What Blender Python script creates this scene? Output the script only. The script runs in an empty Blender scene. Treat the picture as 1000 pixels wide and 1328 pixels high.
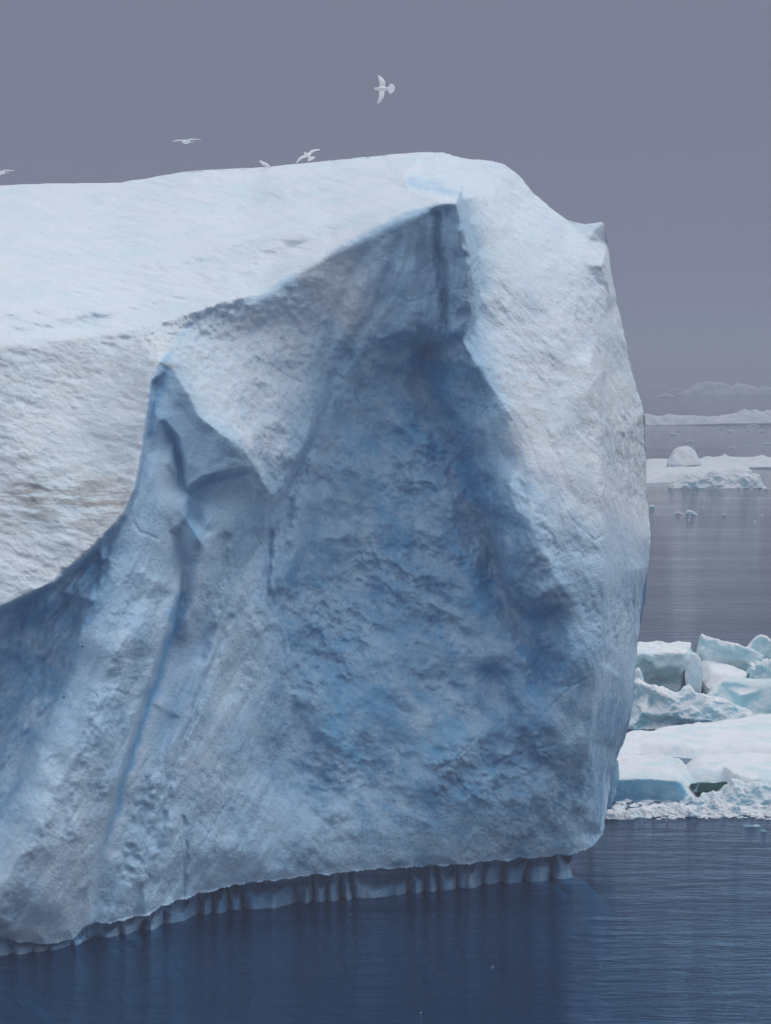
import bpy, bmesh, math, random
import numpy as np
from mathutils import Vector, Matrix, Euler
from mathutils.geometry import delaunay_2d_cdt

R = math.radians
scene = bpy.context.scene
COL = scene.collection

# ------------------------------------------------------------------ camera
F = 4950.0                      # focal length in photograph pixels (1000 wide)
CAMZ = 14.0
HORIZON = 468.0
TH = math.atan((664.0 - HORIZON) / F)
cam_d = bpy.data.cameras.new('camera')
cam = bpy.data.objects.new('camera', cam_d)
COL.objects.link(cam)
cam.location = (0, 0, CAMZ)
cam.rotation_euler = (R(90) - TH, 0, 0)
cam_d.sensor_fit = 'HORIZONTAL'
cam_d.sensor_width = 36.0
cam_d.lens = 36.0 * F / 1000.0
cam_d.clip_start = 1.0
cam_d.clip_end = 30000.0
scene.camera = cam
scene.render.resolution_x = 771
scene.render.resolution_y = 1024

# ------------------------------------------------------------------ world: overcast sky
SUN_EL, SUN_AZ = R(52), R(60)        # azimuth measured from +Y (view direction) towards +X
world = bpy.data.worlds.new('World')
scene.world = world
world.use_nodes = True
wn, wl = world.node_tree.nodes, world.node_tree.links
wn.clear()
w_out = wn.new('ShaderNodeOutputWorld')
sky_t = wn.new('ShaderNodeTexSky')
sky_t.sky_type = 'NISHITA'
sky_t.sun_disc = False
sky_t.sun_elevation = SUN_EL
sky_t.sun_rotation = SUN_AZ
sky_t.dust_density = 3.0
sky_bg = wn.new('ShaderNodeBackground')
sky_bg.inputs['Strength'].default_value = 0.10
wl.new(sky_t.outputs['Color'], sky_bg.inputs['Color'])
# closed cloud cover: dim near the horizon (sea fog), brighter towards the zenith
tc = wn.new('ShaderNodeTexCoord')
sep = wn.new('ShaderNodeSeparateXYZ')
wl.new(tc.outputs['Generated'], sep.inputs['Vector'])
ramp = wn.new('ShaderNodeValToRGB')
ramp.color_ramp.interpolation = 'B_SPLINE'
cr = ramp.color_ramp
HZ = (0.214, 0.232, 0.336)
cr.elements[0].position = 0.0
cr.elements[0].color = (*HZ, 1)
cr.elements[1].position = 1.0
cr.elements[1].color = (0.93, 0.99, 1.10, 1)
for p, c in ((0.10, (0.148, 0.161, 0.243)), (0.25, (0.35, 0.37, 0.45)), (0.55, (0.74, 0.78, 0.89))):
    e = cr.elements.new(p)
    e.color = (*c, 1)
wl.new(sep.outputs['Z'], ramp.inputs['Fac'])
cl_bg = wn.new('ShaderNodeBackground')
cl_bg.inputs['Strength'].default_value = 1.0
wl.new(ramp.outputs['Color'], cl_bg.inputs['Color'])
wmix = wn.new('ShaderNodeMixShader')
wmix.inputs['Fac'].default_value = 0.96      # cloud cover
wl.new(sky_bg.outputs[0], wmix.inputs[1])
wl.new(cl_bg.outputs[0], wmix.inputs[2])
wl.new(wmix.outputs[0], w_out.inputs['Surface'])

sun_d = bpy.data.lights.new('sun', 'SUN')
sun_d.energy = 1.0
sun_d.angle = R(35)
sun_d.color = (1.0, 0.98, 0.96)
sun = bpy.data.objects.new('sun', sun_d)
COL.objects.link(sun)
sdir = Vector((math.sin(SUN_AZ) * math.cos(SUN_EL), math.cos(SUN_AZ) * math.cos(SUN_EL), math.sin(SUN_EL)))
sun.rotation_euler = sdir.to_track_quat('Z', 'Y').to_euler()
sun.location = (40, 60, 60)

scene.view_settings.view_transform = 'Standard'
scene.view_settings.look = 'None'
scene.view_settings.exposure = 0.0
scene.view_settings.gamma = 1.0
scene.view_settings.use_curve_mapping = False
scene.cycles.max_bounces = 6
scene.cycles.volume_bounces = 0

# ------------------------------------------------------------------ helpers
CT, ST = math.cos(TH), math.sin(TH)
def at(px, py, D):
    """point of the place seen at photograph pixel px, py, at distance D (world Y)"""
    px = np.asarray(px, float); py = np.asarray(py, float); D = np.asarray(D, float)
    up = 664.0 - py
    dy = F * CT + up * ST
    dz = -F * ST + up * CT
    k = D / dy
    return np.stack([(px - 500.0) * k, D + 0 * k, CAMZ + dz * k], -1)

def ground_D(py, z=0.0):
    up = 664.0 - np.asarray(py, float)
    dy = F * CT + up * ST
    dz = -F * ST + up * CT
    return (z - CAMZ) * dy / dz

def tag(o, label=None, cat=None, group=None, kind=None):
    if label: o['label'] = label
    if cat: o['category'] = cat
    if group: o['group'] = group
    if kind: o['kind'] = kind
    return o

def empty(name, loc=(0, 0, 0)):
    o = bpy.data.objects.new(name, None)
    o.location = loc
    o.empty_display_size = 0.3
    COL.objects.link(o)
    return o

_perm = np.random.RandomState(7).permutation(256)
_perm = np.concatenate([_perm, _perm, _perm])
_g = np.random.RandomState(11).normal(size=(256, 3))
_g /= np.linalg.norm(_g, axis=1)[:, None]
def perlin(P):
    P = np.asarray(P, float)
    i = np.floor(P).astype(int)
    f = P - i
    u = f * f * f * (f * (f * 6 - 15) + 10)
    i &= 255
    out = 0
    for dx in (0, 1):
        for dy in (0, 1):
            for dz in (0, 1):
                h = _perm[_perm[_perm[(i[..., 0] + dx) & 255] + ((i[..., 1] + dy) & 255)] + ((i[..., 2] + dz) & 255)]
                g = _g[h]
                d = g[..., 0] * (f[..., 0] - dx) + g[..., 1] * (f[..., 1] - dy) + g[..., 2] * (f[..., 2] - dz)
                w = (u[..., 0] if dx else 1 - u[..., 0]) * (u[..., 1] if dy else 1 - u[..., 1]) * (u[..., 2] if dz else 1 - u[..., 2])
                out = out + d * w
    return out * 1.6
def fbm(P, octv=4, lac=2.03, gain=0.5):
    a, s, k = 1.0, 0.0, 1.0
    for o in range(octv):
        s = s + a * perlin(np.asarray(P) * k + 17.3 * o)
        a *= gain; k *= lac
    return s
def ridged(P, octv=4, gain=0.5):
    a, s, k = 1.0, 0.0, 1.0
    for o in range(octv):
        s = s + a * (1 - 2 * np.abs(perlin(np.asarray(P) * k + 9.1 * o)))
        a *= gain; k *= 2.07
    return s
def scallop(P, octv=3, gain=0.5):          # rounded bowls with sharp rims
    a, s, k = 1.0, 0.0, 1.0
    for o in range(octv):
        s = s + a * np.abs(perlin(np.asarray(P) * k + 5.7 * o))
        a *= gain; k *= 1.9
    return s
def sstep(a, b, x):
    t = np.clip((x - a) / (b - a), 0, 1)
    return t * t * (3 - 2 * t)

def blur(A, s):
    r = max(1, int(3 * s))
    k = np.exp(-0.5 * (np.arange(-r, r + 1) / s) ** 2); k /= k.sum()
    B = np.pad(A, r, mode='edge')
    n0, n1 = A.shape
    B = sum(k[j] * B[j:j + n0, :] for j in range(2 * r + 1))
    B = sum(k[j] * B[:, j:j + n1] for j in range(2 * r + 1))
    return B

def grid_dist(X, Y, lines):
    best = np.full(X.shape, 1e9)
    for ln in lines:
        for a, b in zip(ln[:-1], ln[1:]):
            ax, ay = a[0], a[1]; bx, by = b[0] - ax, b[1] - ay
            L = bx * bx + by * by + 1e-9
            t = np.clip(((X - ax) * bx + (Y - ay) * by) / L, 0, 1)
            best = np.minimum(best, (X - ax - t * bx) ** 2 + (Y - ay - t * by) ** 2)
    return np.sqrt(best)

def in_poly(X, Y, poly):
    ins = np.zeros(X.shape, bool)
    n = len(poly)
    for k in range(n):
        x1, y1 = poly[k][:2]; x2, y2 = poly[(k + 1) % n][:2]
        if y1 == y2: continue
        c = ((y1 > Y) != (y2 > Y)) & (X < (x2 - x1) * (Y - y1) / (y2 - y1) + x1)
        ins ^= c
    return ins

class Relief:
    """distance field over a picture-sized frame from measured points and fold lines"""
    def __init__(s, x0, x1, y0, y1, step, lines, points, blur_c, blur_s, reach):
        s.x0, s.y0, s.step = x0, y0, step
        nx = int((x1 - x0) / step) + 1; ny = int((y1 - y0) / step) + 1
        s.X, s.Y = np.meshgrid(x0 + step * np.arange(nx), y0 + step * np.arange(ny))
        vs, es, idx = [], [], {}
        def vid(p):
            k = (round(p[0], 1), round(p[1], 1))
            if k not in idx:
                idx[k] = len(vs); vs.append(p)
            return idx[k]
        for ln in lines:
            ids = [vid(p) for p in ln]
            es += list(zip(ids[:-1], ids[1:]))
        for p in points: vid(p)
        out = delaunay_2d_cdt([Vector((p[0], p[1])) for p in vs], es, [], 0, 1e-4)
        ov, of, orig = out[0], out[2], out[3]
        d = np.zeros(len(ov)); have = np.zeros(len(ov), bool)
        for k, o in enumerate(orig):
            if len(o): d[k] = vs[o[0]][2]; have[k] = True
        P = np.array([[v.x, v.y] for v in ov])
        for k in np.where(~have)[0]:          # crossings of fold lines
            w = 1 / (((P[have] - P[k]) ** 2).sum(1) + 1)
            w = w ** 2; d[k] = (w * d[have]).sum() / w.sum()
        A = np.full(s.X.shape, np.nan)
        for t in of:
            (ax, ay), (bx, by), (cx, cy) = P[t[0]], P[t[1]], P[t[2]]
            i0 = max(0, int((min(ax, bx, cx) - x0) / step)); i1 = min(nx, int((max(ax, bx, cx) - x0) / step) + 2)
            j0 = max(0, int((min(ay, by, cy) - y0) / step)); j1 = min(ny, int((max(ay, by, cy) - y0) / step) + 2)
            if i1 <= i0 or j1 <= j0: continue
            X = s.X[j0:j1, i0:i1]; Y = s.Y[j0:j1, i0:i1]
            den = (by - cy) * (ax - cx) + (cx - bx) * (ay - cy)
            if abs(den) < 1e-9: continue
            l1 = ((by - cy) * (X - cx) + (cx - bx) * (Y - cy)) / den
            l2 = ((cy - ay) * (X - cx) + (ax - cx) * (Y - cy)) / den
            l3 = 1 - l1 - l2
            m = (l1 >= -1e-6) & (l2 >= -1e-6) & (l3 >= -1e-6)
            v = l1 * d[t[0]] + l2 * d[t[1]] + l3 * d[t[2]]
            A[j0:j1, i0:i1][m] = v[m]
        ok = ~np.isnan(A)
        A0 = np.where(ok, A, 0.0)
        def nb(sg):
            w = blur(ok.astype(float), sg)
            return blur(A0, sg) / np.maximum(w, 1e-6), w
        c, wc = nb(blur_c / step); l, wl_ = nb(blur_s / step)
        big, _ = nb(40 / step)
        c = np.where(wc > 0.02, c, big); l = np.where(wl_ > 0.02, l, big)
        m = sstep(reach * 0.25, reach, grid_dist(s.X, s.Y, lines))
        s.A = c * (1 - m) + l * m
    def put(s, B, px, py):
        i = np.clip((px - s.x0) / s.step, 0, B.shape[1] - 1.001); j = np.clip((py - s.y0) / s.step, 0, B.shape[0] - 1.001)
        a = i.astype(int); b = j.astype(int); u = i - a; v = j - b
        return (B[b, a] * (1 - u) + B[b, a + 1] * u) * (1 - v) + (B[b + 1, a] * (1 - u) + B[b + 1, a + 1] * u) * v

def interp(pts, x):
    p = np.array(pts, float)
    return np.interp(x, p[:, 0], p[:, 1])

def normals_of(V):
    """vertex normals of a grid of points V[row, col, 3]"""
    du = np.gradient(V, axis=1); dv = np.gradient(V, axis=0)
    n = np.cross(du, dv)
    return n / np.maximum(np.linalg.norm(n, axis=-1), 1e-9)[..., None]

def mesh_object(name, verts, faces, mat, parent=None, smooth=True, attrs=None, vnorm=None):
    me = bpy.data.meshes.new(name)
    verts = np.asarray(verts, np.float32)
    me.vertices.add(len(verts)); me.vertices.foreach_set('co', verts.ravel())
    if isinstance(faces, np.ndarray):
        n = len(faces)
        me.loops.add(n * 4); me.loops.foreach_set('vertex_index', faces.astype(np.int32).ravel())
        me.polygons.add(n); me.polygons.foreach_set('loop_start', np.arange(0, n * 4, 4, dtype=np.int32))
    else:
        n = len(faces)
        ls = np.cumsum([0] + [len(f) for f in faces])[:-1]
        fl = np.concatenate([np.array(f) for f in faces])
        me.loops.add(len(fl)); me.loops.foreach_set('vertex_index', fl.astype(np.int32))
        me.polygons.add(n); me.polygons.foreach_set('loop_start', ls.astype(np.int32))
    me.update(calc_edges=True)
    me.validate()
    me.polygons.foreach_set('use_smooth', [smooth] * len(me.polygons))
    if attrs:
        for k, v in attrs.items():
            a = me.attributes.new(k, 'FLOAT', 'POINT')
            a.data.foreach_set('value', np.asarray(v, np.float32))
    if vnorm is not None and len(me.vertices) == len(vnorm):
        me.normals_split_custom_set_from_vertices([tuple(v) for v in vnorm])
    me.materials.append(mat)
    o = bpy.data.objects.new(name, me)
    COL.objects.link(o)
    if parent: o.parent = parent
    return o

def grid_faces(nr, nc, off=0):
    i = np.arange((nr - 1) * (nc - 1)); r = i // (nc - 1); c = i % (nc - 1)
    a = r * nc + c + off
    return np.stack([a, a + nc, a + nc + 1, a + 1], 1)

# ------------------------------------------------------------------ materials
class M:
    def __init__(s, name):
        s.m = bpy.data.materials.new(name); s.m.use_nodes = True
        s.n = s.m.node_tree.nodes; s.l = s.m.node_tree.links
        s.n.clear()
        s.out = s.n.new('ShaderNodeOutputMaterial')
    def val(s, v):
        return v
    def put(s, inp, v):
        if v is None: return
        if isinstance(v, bpy.types.NodeSocket): s.l.new(v, inp)
        elif isinstance(v, tuple) and len(v) == 3 and inp.type == 'RGBA': inp.default_value = (*v, 1)
        else: inp.default_value = v
    def noise(s, scale, detail=4, rough=0.55, vec=None, dist=0.0):
        t = s.n.new('ShaderNodeTexNoise')
        t.inputs['Scale'].default_value = scale; t.inputs['Detail'].default_value = detail
        t.inputs['Roughness'].default_value = rough; t.inputs['Distortion'].default_value = dist
        s.put(t.inputs['Vector'], vec if vec is not None else s.pos())
        return t.outputs['Fac']
    def voro(s, scale, vec=None, feat='F1'):
        t = s.n.new('ShaderNodeTexVoronoi'); t.feature = feat
        t.inputs['Scale'].default_value = scale
        s.put(t.inputs['Vector'], vec if vec is not None else s.pos())
        return t.outputs['Distance']
    def pos(s):
        if not hasattr(s, '_p'):
            g = s.n.new('ShaderNodeNewGeometry'); s._p = g.outputs['Position']
        return s._p
    def mapped(s, rot=(0, 0, 0), sc=(1, 1, 1)):
        t = s.n.new('ShaderNodeMapping'); t.inputs['Rotation'].default_value = rot; t.inputs['Scale'].default_value = sc
        s.l.new(s.pos(), t.inputs['Vector']); return t.outputs[0]
    def attr(s, name):
        t = s.n.new('ShaderNodeAttribute'); t.attribute_name = name; return t.outputs['Fac']
    def mr(s, v, a, b, c=0.0, d=1.0):
        t = s.n.new('ShaderNodeMapRange'); t.interpolation_type = 'SMOOTHSTEP'
        s.put(t.inputs['Value'], v)
        for k, x in zip(('From Min', 'From Max', 'To Min', 'To Max'), (a, b, c, d)): t.inputs[k].default_value = x
        return t.outputs[0]
    def math(s, op, a, b=None):
        t = s.n.new('ShaderNodeMath'); t.operation = op
        s.put(t.inputs[0], a)
        if b is not None: s.put(t.inputs[1], b)
        return t.outputs[0]
    def mix(s, f, a, b, mode='MIX'):
        t = s.n.new('ShaderNodeMix'); t.data_type = 'RGBA'; t.blend_type = mode
        s.put(t.inputs[0], f); s.put(t.inputs[6], a); s.put(t.inputs[7], b)
        return t.outputs[2]
    def bump(s, h, strength, dist, nrm=None):
        t = s.n.new('ShaderNodeBump')
        t.inputs['Strength'].default_value = strength; t.inputs['Distance'].default_value = dist
        s.put(t.inputs['Height'], h)
        if nrm: s.l.new(nrm, t.inputs['Normal'])
        return t.outputs[0]
    def principled(s, color, rough, nrm=None, spec=0.5):
        t = s.n.new('ShaderNodeBsdfPrincipled')
        s.put(t.inputs['Base Color'], color); s.put(t.inputs['Roughness'], rough)
        t.inputs['Specular IOR Level'].default_value = spec
        if nrm: s.l.new(nrm, t.inputs['Normal'])
        s.l.new(t.outputs[0], s.out.inputs['Surface'])
        return t

def ice_material(name, ice_a=(0.17, 0.385, 0.60), ice_b=(0.44, 0.63, 0.77), snow=(0.78, 0.84, 0.89), clear=(0.09, 0.40, 0.68), use_attr=True, snow_const=0.5, fine=1.0, teal=(0.55, 0.78, 0.84)):  # clear: colour of clear blue ice and of the painted shade
    m = M(name)
    n1 = m.noise(0.55, 6, 0.6, dist=0.6)
    n2 = m.noise(2.6, 5, 0.6)
    n3 = m.noise(11.0, 4, 0.65)
    mixn = m.math('ADD', m.math('MULTIPLY', n1, 0.5), m.math('ADD', m.math('MULTIPLY', n2, 0.3), m.math('MULTIPLY', n3, 0.2)))
    f = m.mr(mixn, 0.40, 0.62)
    icec = m.mix(f, ice_a, ice_b)
    # white bubbly veins and patches
    v = m.mr(m.noise(1.3, 6, 0.62, vec=m.mapped((0.5, 0.3, 0.6), (1.0, 1.0, 0.45)), dist=1.2), 0.56, 0.68)
    icec = m.mix(m.math('MULTIPLY', v, 0.55), icec, (0.50, 0.70, 0.84))
    snowt = m.mix(m.mr(m.noise(0.8, 4, 0.5), 0.45, 0.65), snow, tuple(0.5 * (a + b) for a, b in zip(snow, teal)))
    if use_attr:
        snowt = m.mix(m.math('MULTIPLY', m.mr(n1, 0.45, 0.65), 0.35), snow, teal)
        sn = m.attr('snow'); cl = m.attr('clear'); dirt = m.attr('dirt')  # 'clear' holds clear ice and the painted shade of hollow and left wall
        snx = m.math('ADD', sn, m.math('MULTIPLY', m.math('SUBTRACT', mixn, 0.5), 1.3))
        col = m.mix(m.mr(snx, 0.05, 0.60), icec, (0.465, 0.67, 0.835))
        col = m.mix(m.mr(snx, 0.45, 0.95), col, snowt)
        col = m.mix(cl, col, clear)  # clear ice tone, also tints in the shade of hollow and left wall
        dn = m.mr(m.noise(1.2, 6, 0.7, vec=m.mapped((0, R(-14), 0), (0.6, 1, 4.0))), 0.42, 0.62)
        col = m.mix(m.math('MULTIPLY', m.math('MULTIPLY', dirt, dn), 0.95), col, (0.36, 0.335, 0.315))
        sp = m.mr(m.noise(17.0, 3, 0.7), 0.64, 0.72)
        col = m.mix(m.math('MULTIPLY', m.math('MULTIPLY', dirt, sp), 0.5), col, (0.2, 0.19, 0.18))
    else:
        # new snow settles on upward faces, bare blue ice shows on the sides
        g = m.n.new('ShaderNodeNewGeometry')
        sx = m.n.new('ShaderNodeSeparateXYZ'); m.l.new(g.outputs['Normal'], sx.inputs[0])
        k = m.math('ADD', sx.outputs['Z'], m.math('MULTIPLY', m.math('SUBTRACT', n2, 0.5), 0.6))
        col = m.mix(m.mr(k, 0.45 - snow_const * 0.6, 0.85 - snow_const * 0.6), icec, snowt)
    h1 = m.noise(3.5, 6, 0.62)
    h2 = m.noise(14.0, 5, 0.65)
    pits = m.mr(m.noise(7.5, 4, 0.65, vec=m.mapped((0, R(20), 0), (0.7, 1.0, 1.5))), 0.30, 0.48)
    nb = m.bump(pits, 0.35 * fine, 0.05)
    nb = m.bump(h1, 0.28 * fine, 0.10, nb)
    nb = m.bump(h2, 0.5 * fine, 0.035, nb)
    m.principled(col, 0.55, nb, 0.22)
    return m.m

MAT_BERG = ice_material('berg_ice')
MAT_FLOE = ice_material('floe_ice', ice_a=(0.28, 0.62, 0.74), ice_b=(0.58, 0.78, 0.84), snow=(0.84, 0.86, 0.88), use_attr=False, snow_const=0.55)
MAT_TEAL = ice_material('teal_block_ice', ice_a=(0.36, 0.68, 0.76), ice_b=(0.70, 0.84, 0.87), snow=(0.85, 0.88, 0.89), use_attr=False, snow_const=0.45)
MAT_BLUE = ice_material('blue_shelf_ice', ice_a=(0.16, 0.55, 0.80), ice_b=(0.42, 0.72, 0.87), snow=(0.84, 0.86, 0.88), use_attr=False, snow_const=0.35)
MAT_SNOW = ice_material('snowy_ice', ice_a=(0.45, 0.66, 0.78), ice_b=(0.68, 0.80, 0.86), snow=(0.86, 0.87, 0.89), use_attr=False, snow_const=0.8)

def plain(name, col, rough=0.6, amp=0.12, scale=60):
    m = M(name)
    n = m.noise(scale, 3, 0.5)
    c = m.mix(m.mr(n, 0.3, 0.7), tuple(x * (1 - amp) for x in col), tuple(min(1, x * (1 + amp)) for x in col))
    m.principled(c, rough, m.bump(n, 0.2, 0.004), 0.4)
    return m.m
MAT_FEATHER = plain('white_feathers', (0.90, 0.91, 0.91), 0.7, 0.06)
MAT_BILL = plain('dark_bill', (0.06, 0.065, 0.07), 0.4)
MAT_STONE = plain('dark_stone', (0.03, 0.03, 0.03), 0.8)

# water
def water_material():
    m = M('sea_water')
    p1 = m.mapped((0, 0, R(8)), (0.5, 1.0, 1.0))
    w1 = m.noise(0.9, 4, 0.55, vec=p1, dist=0.4)
    w2 = m.noise(4.5, 4, 0.6, vec=p1, dist=0.3)
    w0 = m.noise(0.12, 3, 0.5, vec=m.mapped((0, 0, R(-6)), (0.6, 1.4, 1.0)))
    patch = m.mr(m.noise(0.05, 4, 0.6, vec=m.mapped((0, 0, R(4)), (0.35, 1.6, 1))), 0.35, 0.65, 0.45, 1.1)
    h = m.math('ADD', m.math('MULTIPLY', w1, 1.0), m.math('MULTIPLY', w2, 0.28))
    h = m.math('MULTIPLY', h, patch)
    nb = m.bump(w0, 0.6, 0.3)
    nb = m.bump(h, 0.9, 0.17, nb)
    fr = m.n.new('ShaderNodeFresnel'); fr.inputs['IOR'].default_value = 1.17
    m.l.new(nb, fr.inputs['Normal'])
    gl = m.n.new('ShaderNodeBsdfGlossy'); gl.inputs['Roughness'].default_value = 0.045
    fe = m.n.new('ShaderNodeFresnel'); fe.inputs['IOR'].default_value = 1.333
    m.l.new(m.mix(m.mr(fe.outputs[0], 0.32, 0.80), (0.33, 0.54, 0.78), (1.0, 1.0, 1.0)), gl.inputs['Color'])
    m.l.new(nb, gl.inputs['Normal'])
    tr = m.n.new('ShaderNodeBsdfTransparent'); tr.inputs['Color'].default_value = (0.30, 0.72, 0.86, 1)
    df = m.n.new('ShaderNodeBsdfDiffuse'); df.inputs['Color'].default_value = (0.002, 0.028, 0.082, 1)
    m1 = m.n.new('ShaderNodeMixShader'); m1.inputs[0].default_value = 0.45
    m.l.new(tr.outputs[0], m1.inputs[1]); m.l.new(df.outputs[0], m1.inputs[2])
    m2 = m.n.new('ShaderNodeMixShader')
    m.l.new(fr.outputs[0], m2.inputs[0]); m.l.new(m1.outputs[0], m2.inputs[1]); m.l.new(gl.outputs[0], m2.inputs[2])
    m.l.new(m2.outputs[0], m.out.inputs['Surface'])
    ab = m.n.new('ShaderNodeVolumeAbsorption'); ab.inputs['Color'].default_value = (0.02, 0.70, 0.83, 1)
    ab.inputs['Density'].default_value = 0.24
    m.l.new(ab.outputs[0], m.out.inputs['Volume'])
    return m.m
MAT_WATER = water_material()

# ------------------------------------------------------------------ sea and its bed
def box(name, x0, x1, y0, y1, z0, z1, mat):
    v = [(x, y, z) for z in (z0, z1) for y in (y0, y1) for x in (x0, x1)]
    f = [(0, 2, 3, 1), (4, 5, 7, 6), (0, 1, 5, 4), (2, 6, 7, 3), (0, 4, 6, 2), (1, 3, 7, 5)]
    return mesh_object(name, v, f, mat, smooth=False)
water = tag(box('water', -3000, 3000, -300, 9000, -14, 0, MAT_WATER), kind='structure')
bed_m = M('sea_bed_silt'); bed_m.principled(bed_m.mix(bed_m.noise(0.05, 3), (0.01, 0.03, 0.07), (0.015, 0.04, 0.085)), 0.9)
bed = tag(box('sea_bed', -3000, 3000, -300, 9000, -15, -14.004, bed_m.m), kind='structure')

hz = M('haze_air')
pv = hz.n.new('ShaderNodeVolumePrincipled')
pv.inputs['Color'].default_value = (0.65, 0.69, 0.82, 1)
pv.inputs['Density'].default_value = 0.0014
hz.l.new(pv.outputs[0], hz.out.inputs['Volume'])
haze = tag(box('haze', -3200, 3200, -320, 9200, -16, 27, hz.m), kind='stuff')

# ------------------------------------------------------------------ THE ICEBERG
RIM = [(-160, 458, 94.8), (0, 446, 95.5), (60, 441, 96.2), (120, 437, 97.0), (200, 421, 97.8), (250, 405, 98.5), (290, 391, 99.0),
       (340, 379, 99.6), (380, 350, 100.2), (430, 322, 100.6), (480, 297, 100.7), (530, 275, 100.6), (572, 263, 100.5), (593, 262, 100.5)]
LIP = [(593, 262, 100.5), (600, 290, 100.7), (611, 330, 101.0), (616, 370, 101.2), (614, 405, 101.4), (602, 440, 101.7)]
LIPB = [(598, 258, 105.2), (606, 288, 105.0), (617, 328, 104.8), (622, 370, 104.4), (620, 408, 103.9), (608, 444, 102.9)]
LIP2 = [(602, 440, 101.7), (575, 462, 102.1), (560, 484, 102.7)]
TOPB = [(593, 262, 100.5), (555, 253, 103.0), (530, 248, 105.6), (519, 240, 107.5), (523, 229, 109.0), (548, 216, 111.8), (575, 198, 114.5)]
LEDGE = [(500, 438, 101.5), (520, 430, 101.3), (540, 432, 101.3), (558, 436, 101.3), (585, 432, 101.3)]
LEDGEB = [(502, 448, 101.8), (520, 444, 102.1), (540, 450, 102.5), (556, 452, 102.8), (574, 449, 102.5)]
HEDGE = [(602, 440, 101.7), (622, 478, 101.6), (642, 508, 101.5), (655, 526, 101.3), (634, 548, 101.5), (600, 560, 101.9)]
HEDGE2 = [(628, 628, 101.7), (641, 665, 101.3), (655, 706, 100.7), (658, 745, 100.6), (676, 768, 100.4), (712, 786, 100.2)]
HEDGE2B = [(612, 640, 102.2), (624, 672, 102.3), (640, 712, 102.2), (646, 748, 101.9), (664, 784, 101.5), (700, 806, 101.2)]
SLOPE = [(207, 468, 95.6), (196, 495, 95.1), (190, 540, 94.5), (183, 590, 93.9), (174, 635, 93.2), (160, 666, 92.8), (110, 720, 91.8), (70, 755, 91.2), (0, 788, 90.5), (-160, 815, 89.6)]
SLOPEB = [(200, 498, 95.8), (194, 542, 95.2), (188, 592, 94.6), (179, 638, 93.9), (165, 672, 93.3), (114, 728, 92.6), (72, 764, 92.1), (0, 798, 91.6), (-160, 826, 90.8)]
PINN = [(207, 468, 95.6), (224, 476, 95.7), (244, 510, 95.4), (258, 540, 95.1), (280, 556, 95.3), (302, 572, 95.3), (320, 588, 95.8), (334, 606, 96.4), (350, 640, 97.6)]
PFACET = [(258, 540, 95.1), (240, 535, 95.45), (205, 545, 95.0)]
PGROOVE = [(216, 480, 95.75), (212, 505, 95.65), (200, 528, 95.3)]
PARM = [(280, 572, 95.15), (262, 606, 94.95), (243, 632, 95.0)]
PARM2 = [(243, 632, 95.0), (262, 618, 94.9), (290, 611, 95.05), (318, 606, 95.8)]
PARM2B = [(246, 640, 95.5), (264, 627, 95.5), (292, 619, 95.55), (322, 614, 96.2)]
PCLEFT = [(212, 548, 95.2), (226, 572, 95.5), (232, 600, 95.6), (236, 628, 95.5)]
PCLEFTB = [(216, 546, 95.1), (234, 568, 95.0), (241, 600, 94.95), (243, 632, 95.0)]
ROUND = [(244, 650, 95.0), (243, 672, 94.8), (256, 694, 94.7)]
ROUNDB = [(251, 650, 95.9), (250, 670, 95.8), (262, 688, 95.5)]
FAULT = [(446, 455, 101.6), (432, 500, 101.3), (412, 545, 100.3), (388, 590, 99.2), (362, 638, 98.3), (340, 680, 97.9), (310, 740, 97.4), (285, 810, 96.3), (262, 870, 95.4), (235, 930, 94.6), (212, 990, 93.9), (196, 1060, 93.2), (185, 1130, 92.9), (176, 1190, 93.0)]
FAULTB = [(422, 545, 100.9), (398, 592, 100.3), (372, 642, 99.5), (352, 690, 99.0), (352, 740, 98.7), (350, 800, 98.1)]
COLR = [(440, 556, 101.4), (412, 650, 100.7), (384, 740, 99.9), (368, 800, 99.3)]
DARKL = [(165, 672, 93.3), (142, 726, 92.6), (120, 780, 91.8), (98, 842, 91.3), (72, 915, 90.6), (46, 985, 89.9), (12, 1058, 89.3), (-20, 1110, 88.9)]
CRACK = [(219, 690, 94.6), (224, 730, 94.4), (230, 770, 94.2), (218, 812, 93.4), (205, 848, 92.9), (186, 905, 92.3), (166, 968, 91.7), (148, 1030, 91.0), (130, 1090, 90.6), (116, 1150, 90.5), (108, 1200, 90.7)]
CRACKB = [(228, 694, 95.4), (238, 735, 95.4), (236, 775, 95.5), (225, 818, 95.3), (213, 854, 95.0), (194, 910, 94.4), (174, 972, 93.7), (156, 1033, 93.0), (138, 1092, 92.3), (124, 1150, 91.9), (116, 1200, 91.6)]
CRACKB = [(p[0], p[1], p[2] - (0.55 if 800 < p[1] < 1100 else 0.25)) for p in CRACKB]
BOT = [(-160, 1238, 87.3), (-60, 1232, 87.9), (0, 1216, 88.8), (30, 1222, 89.2), (60, 1226, 89.6), (95, 1218, 90.3), (112, 1200, 91.0), (150, 1196, 92.0), (190, 1187, 92.9), (230, 1168, 94.2), (300, 1149, 95.6),
       (400, 1136, 97.2), (500, 1127, 98.7), (600, 1121, 100.0), (700, 1112, 101.6), (740, 1109, 102.4), (770, 1098, 103.6), (782, 1082, 104.6)]
SPUR = [(766, 470, 105.4), (774, 492, 104.9), (779, 560, 103.9), (782, 640, 102.6)]
SPURB = [(784, 500, 106.6), (796, 560, 106.0), (800, 640, 105.0)]
HORN = [(735, 286, 112.0), (762, 312, 110.8), (782, 345, 110.0), (792, 380, 110.4)]
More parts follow.
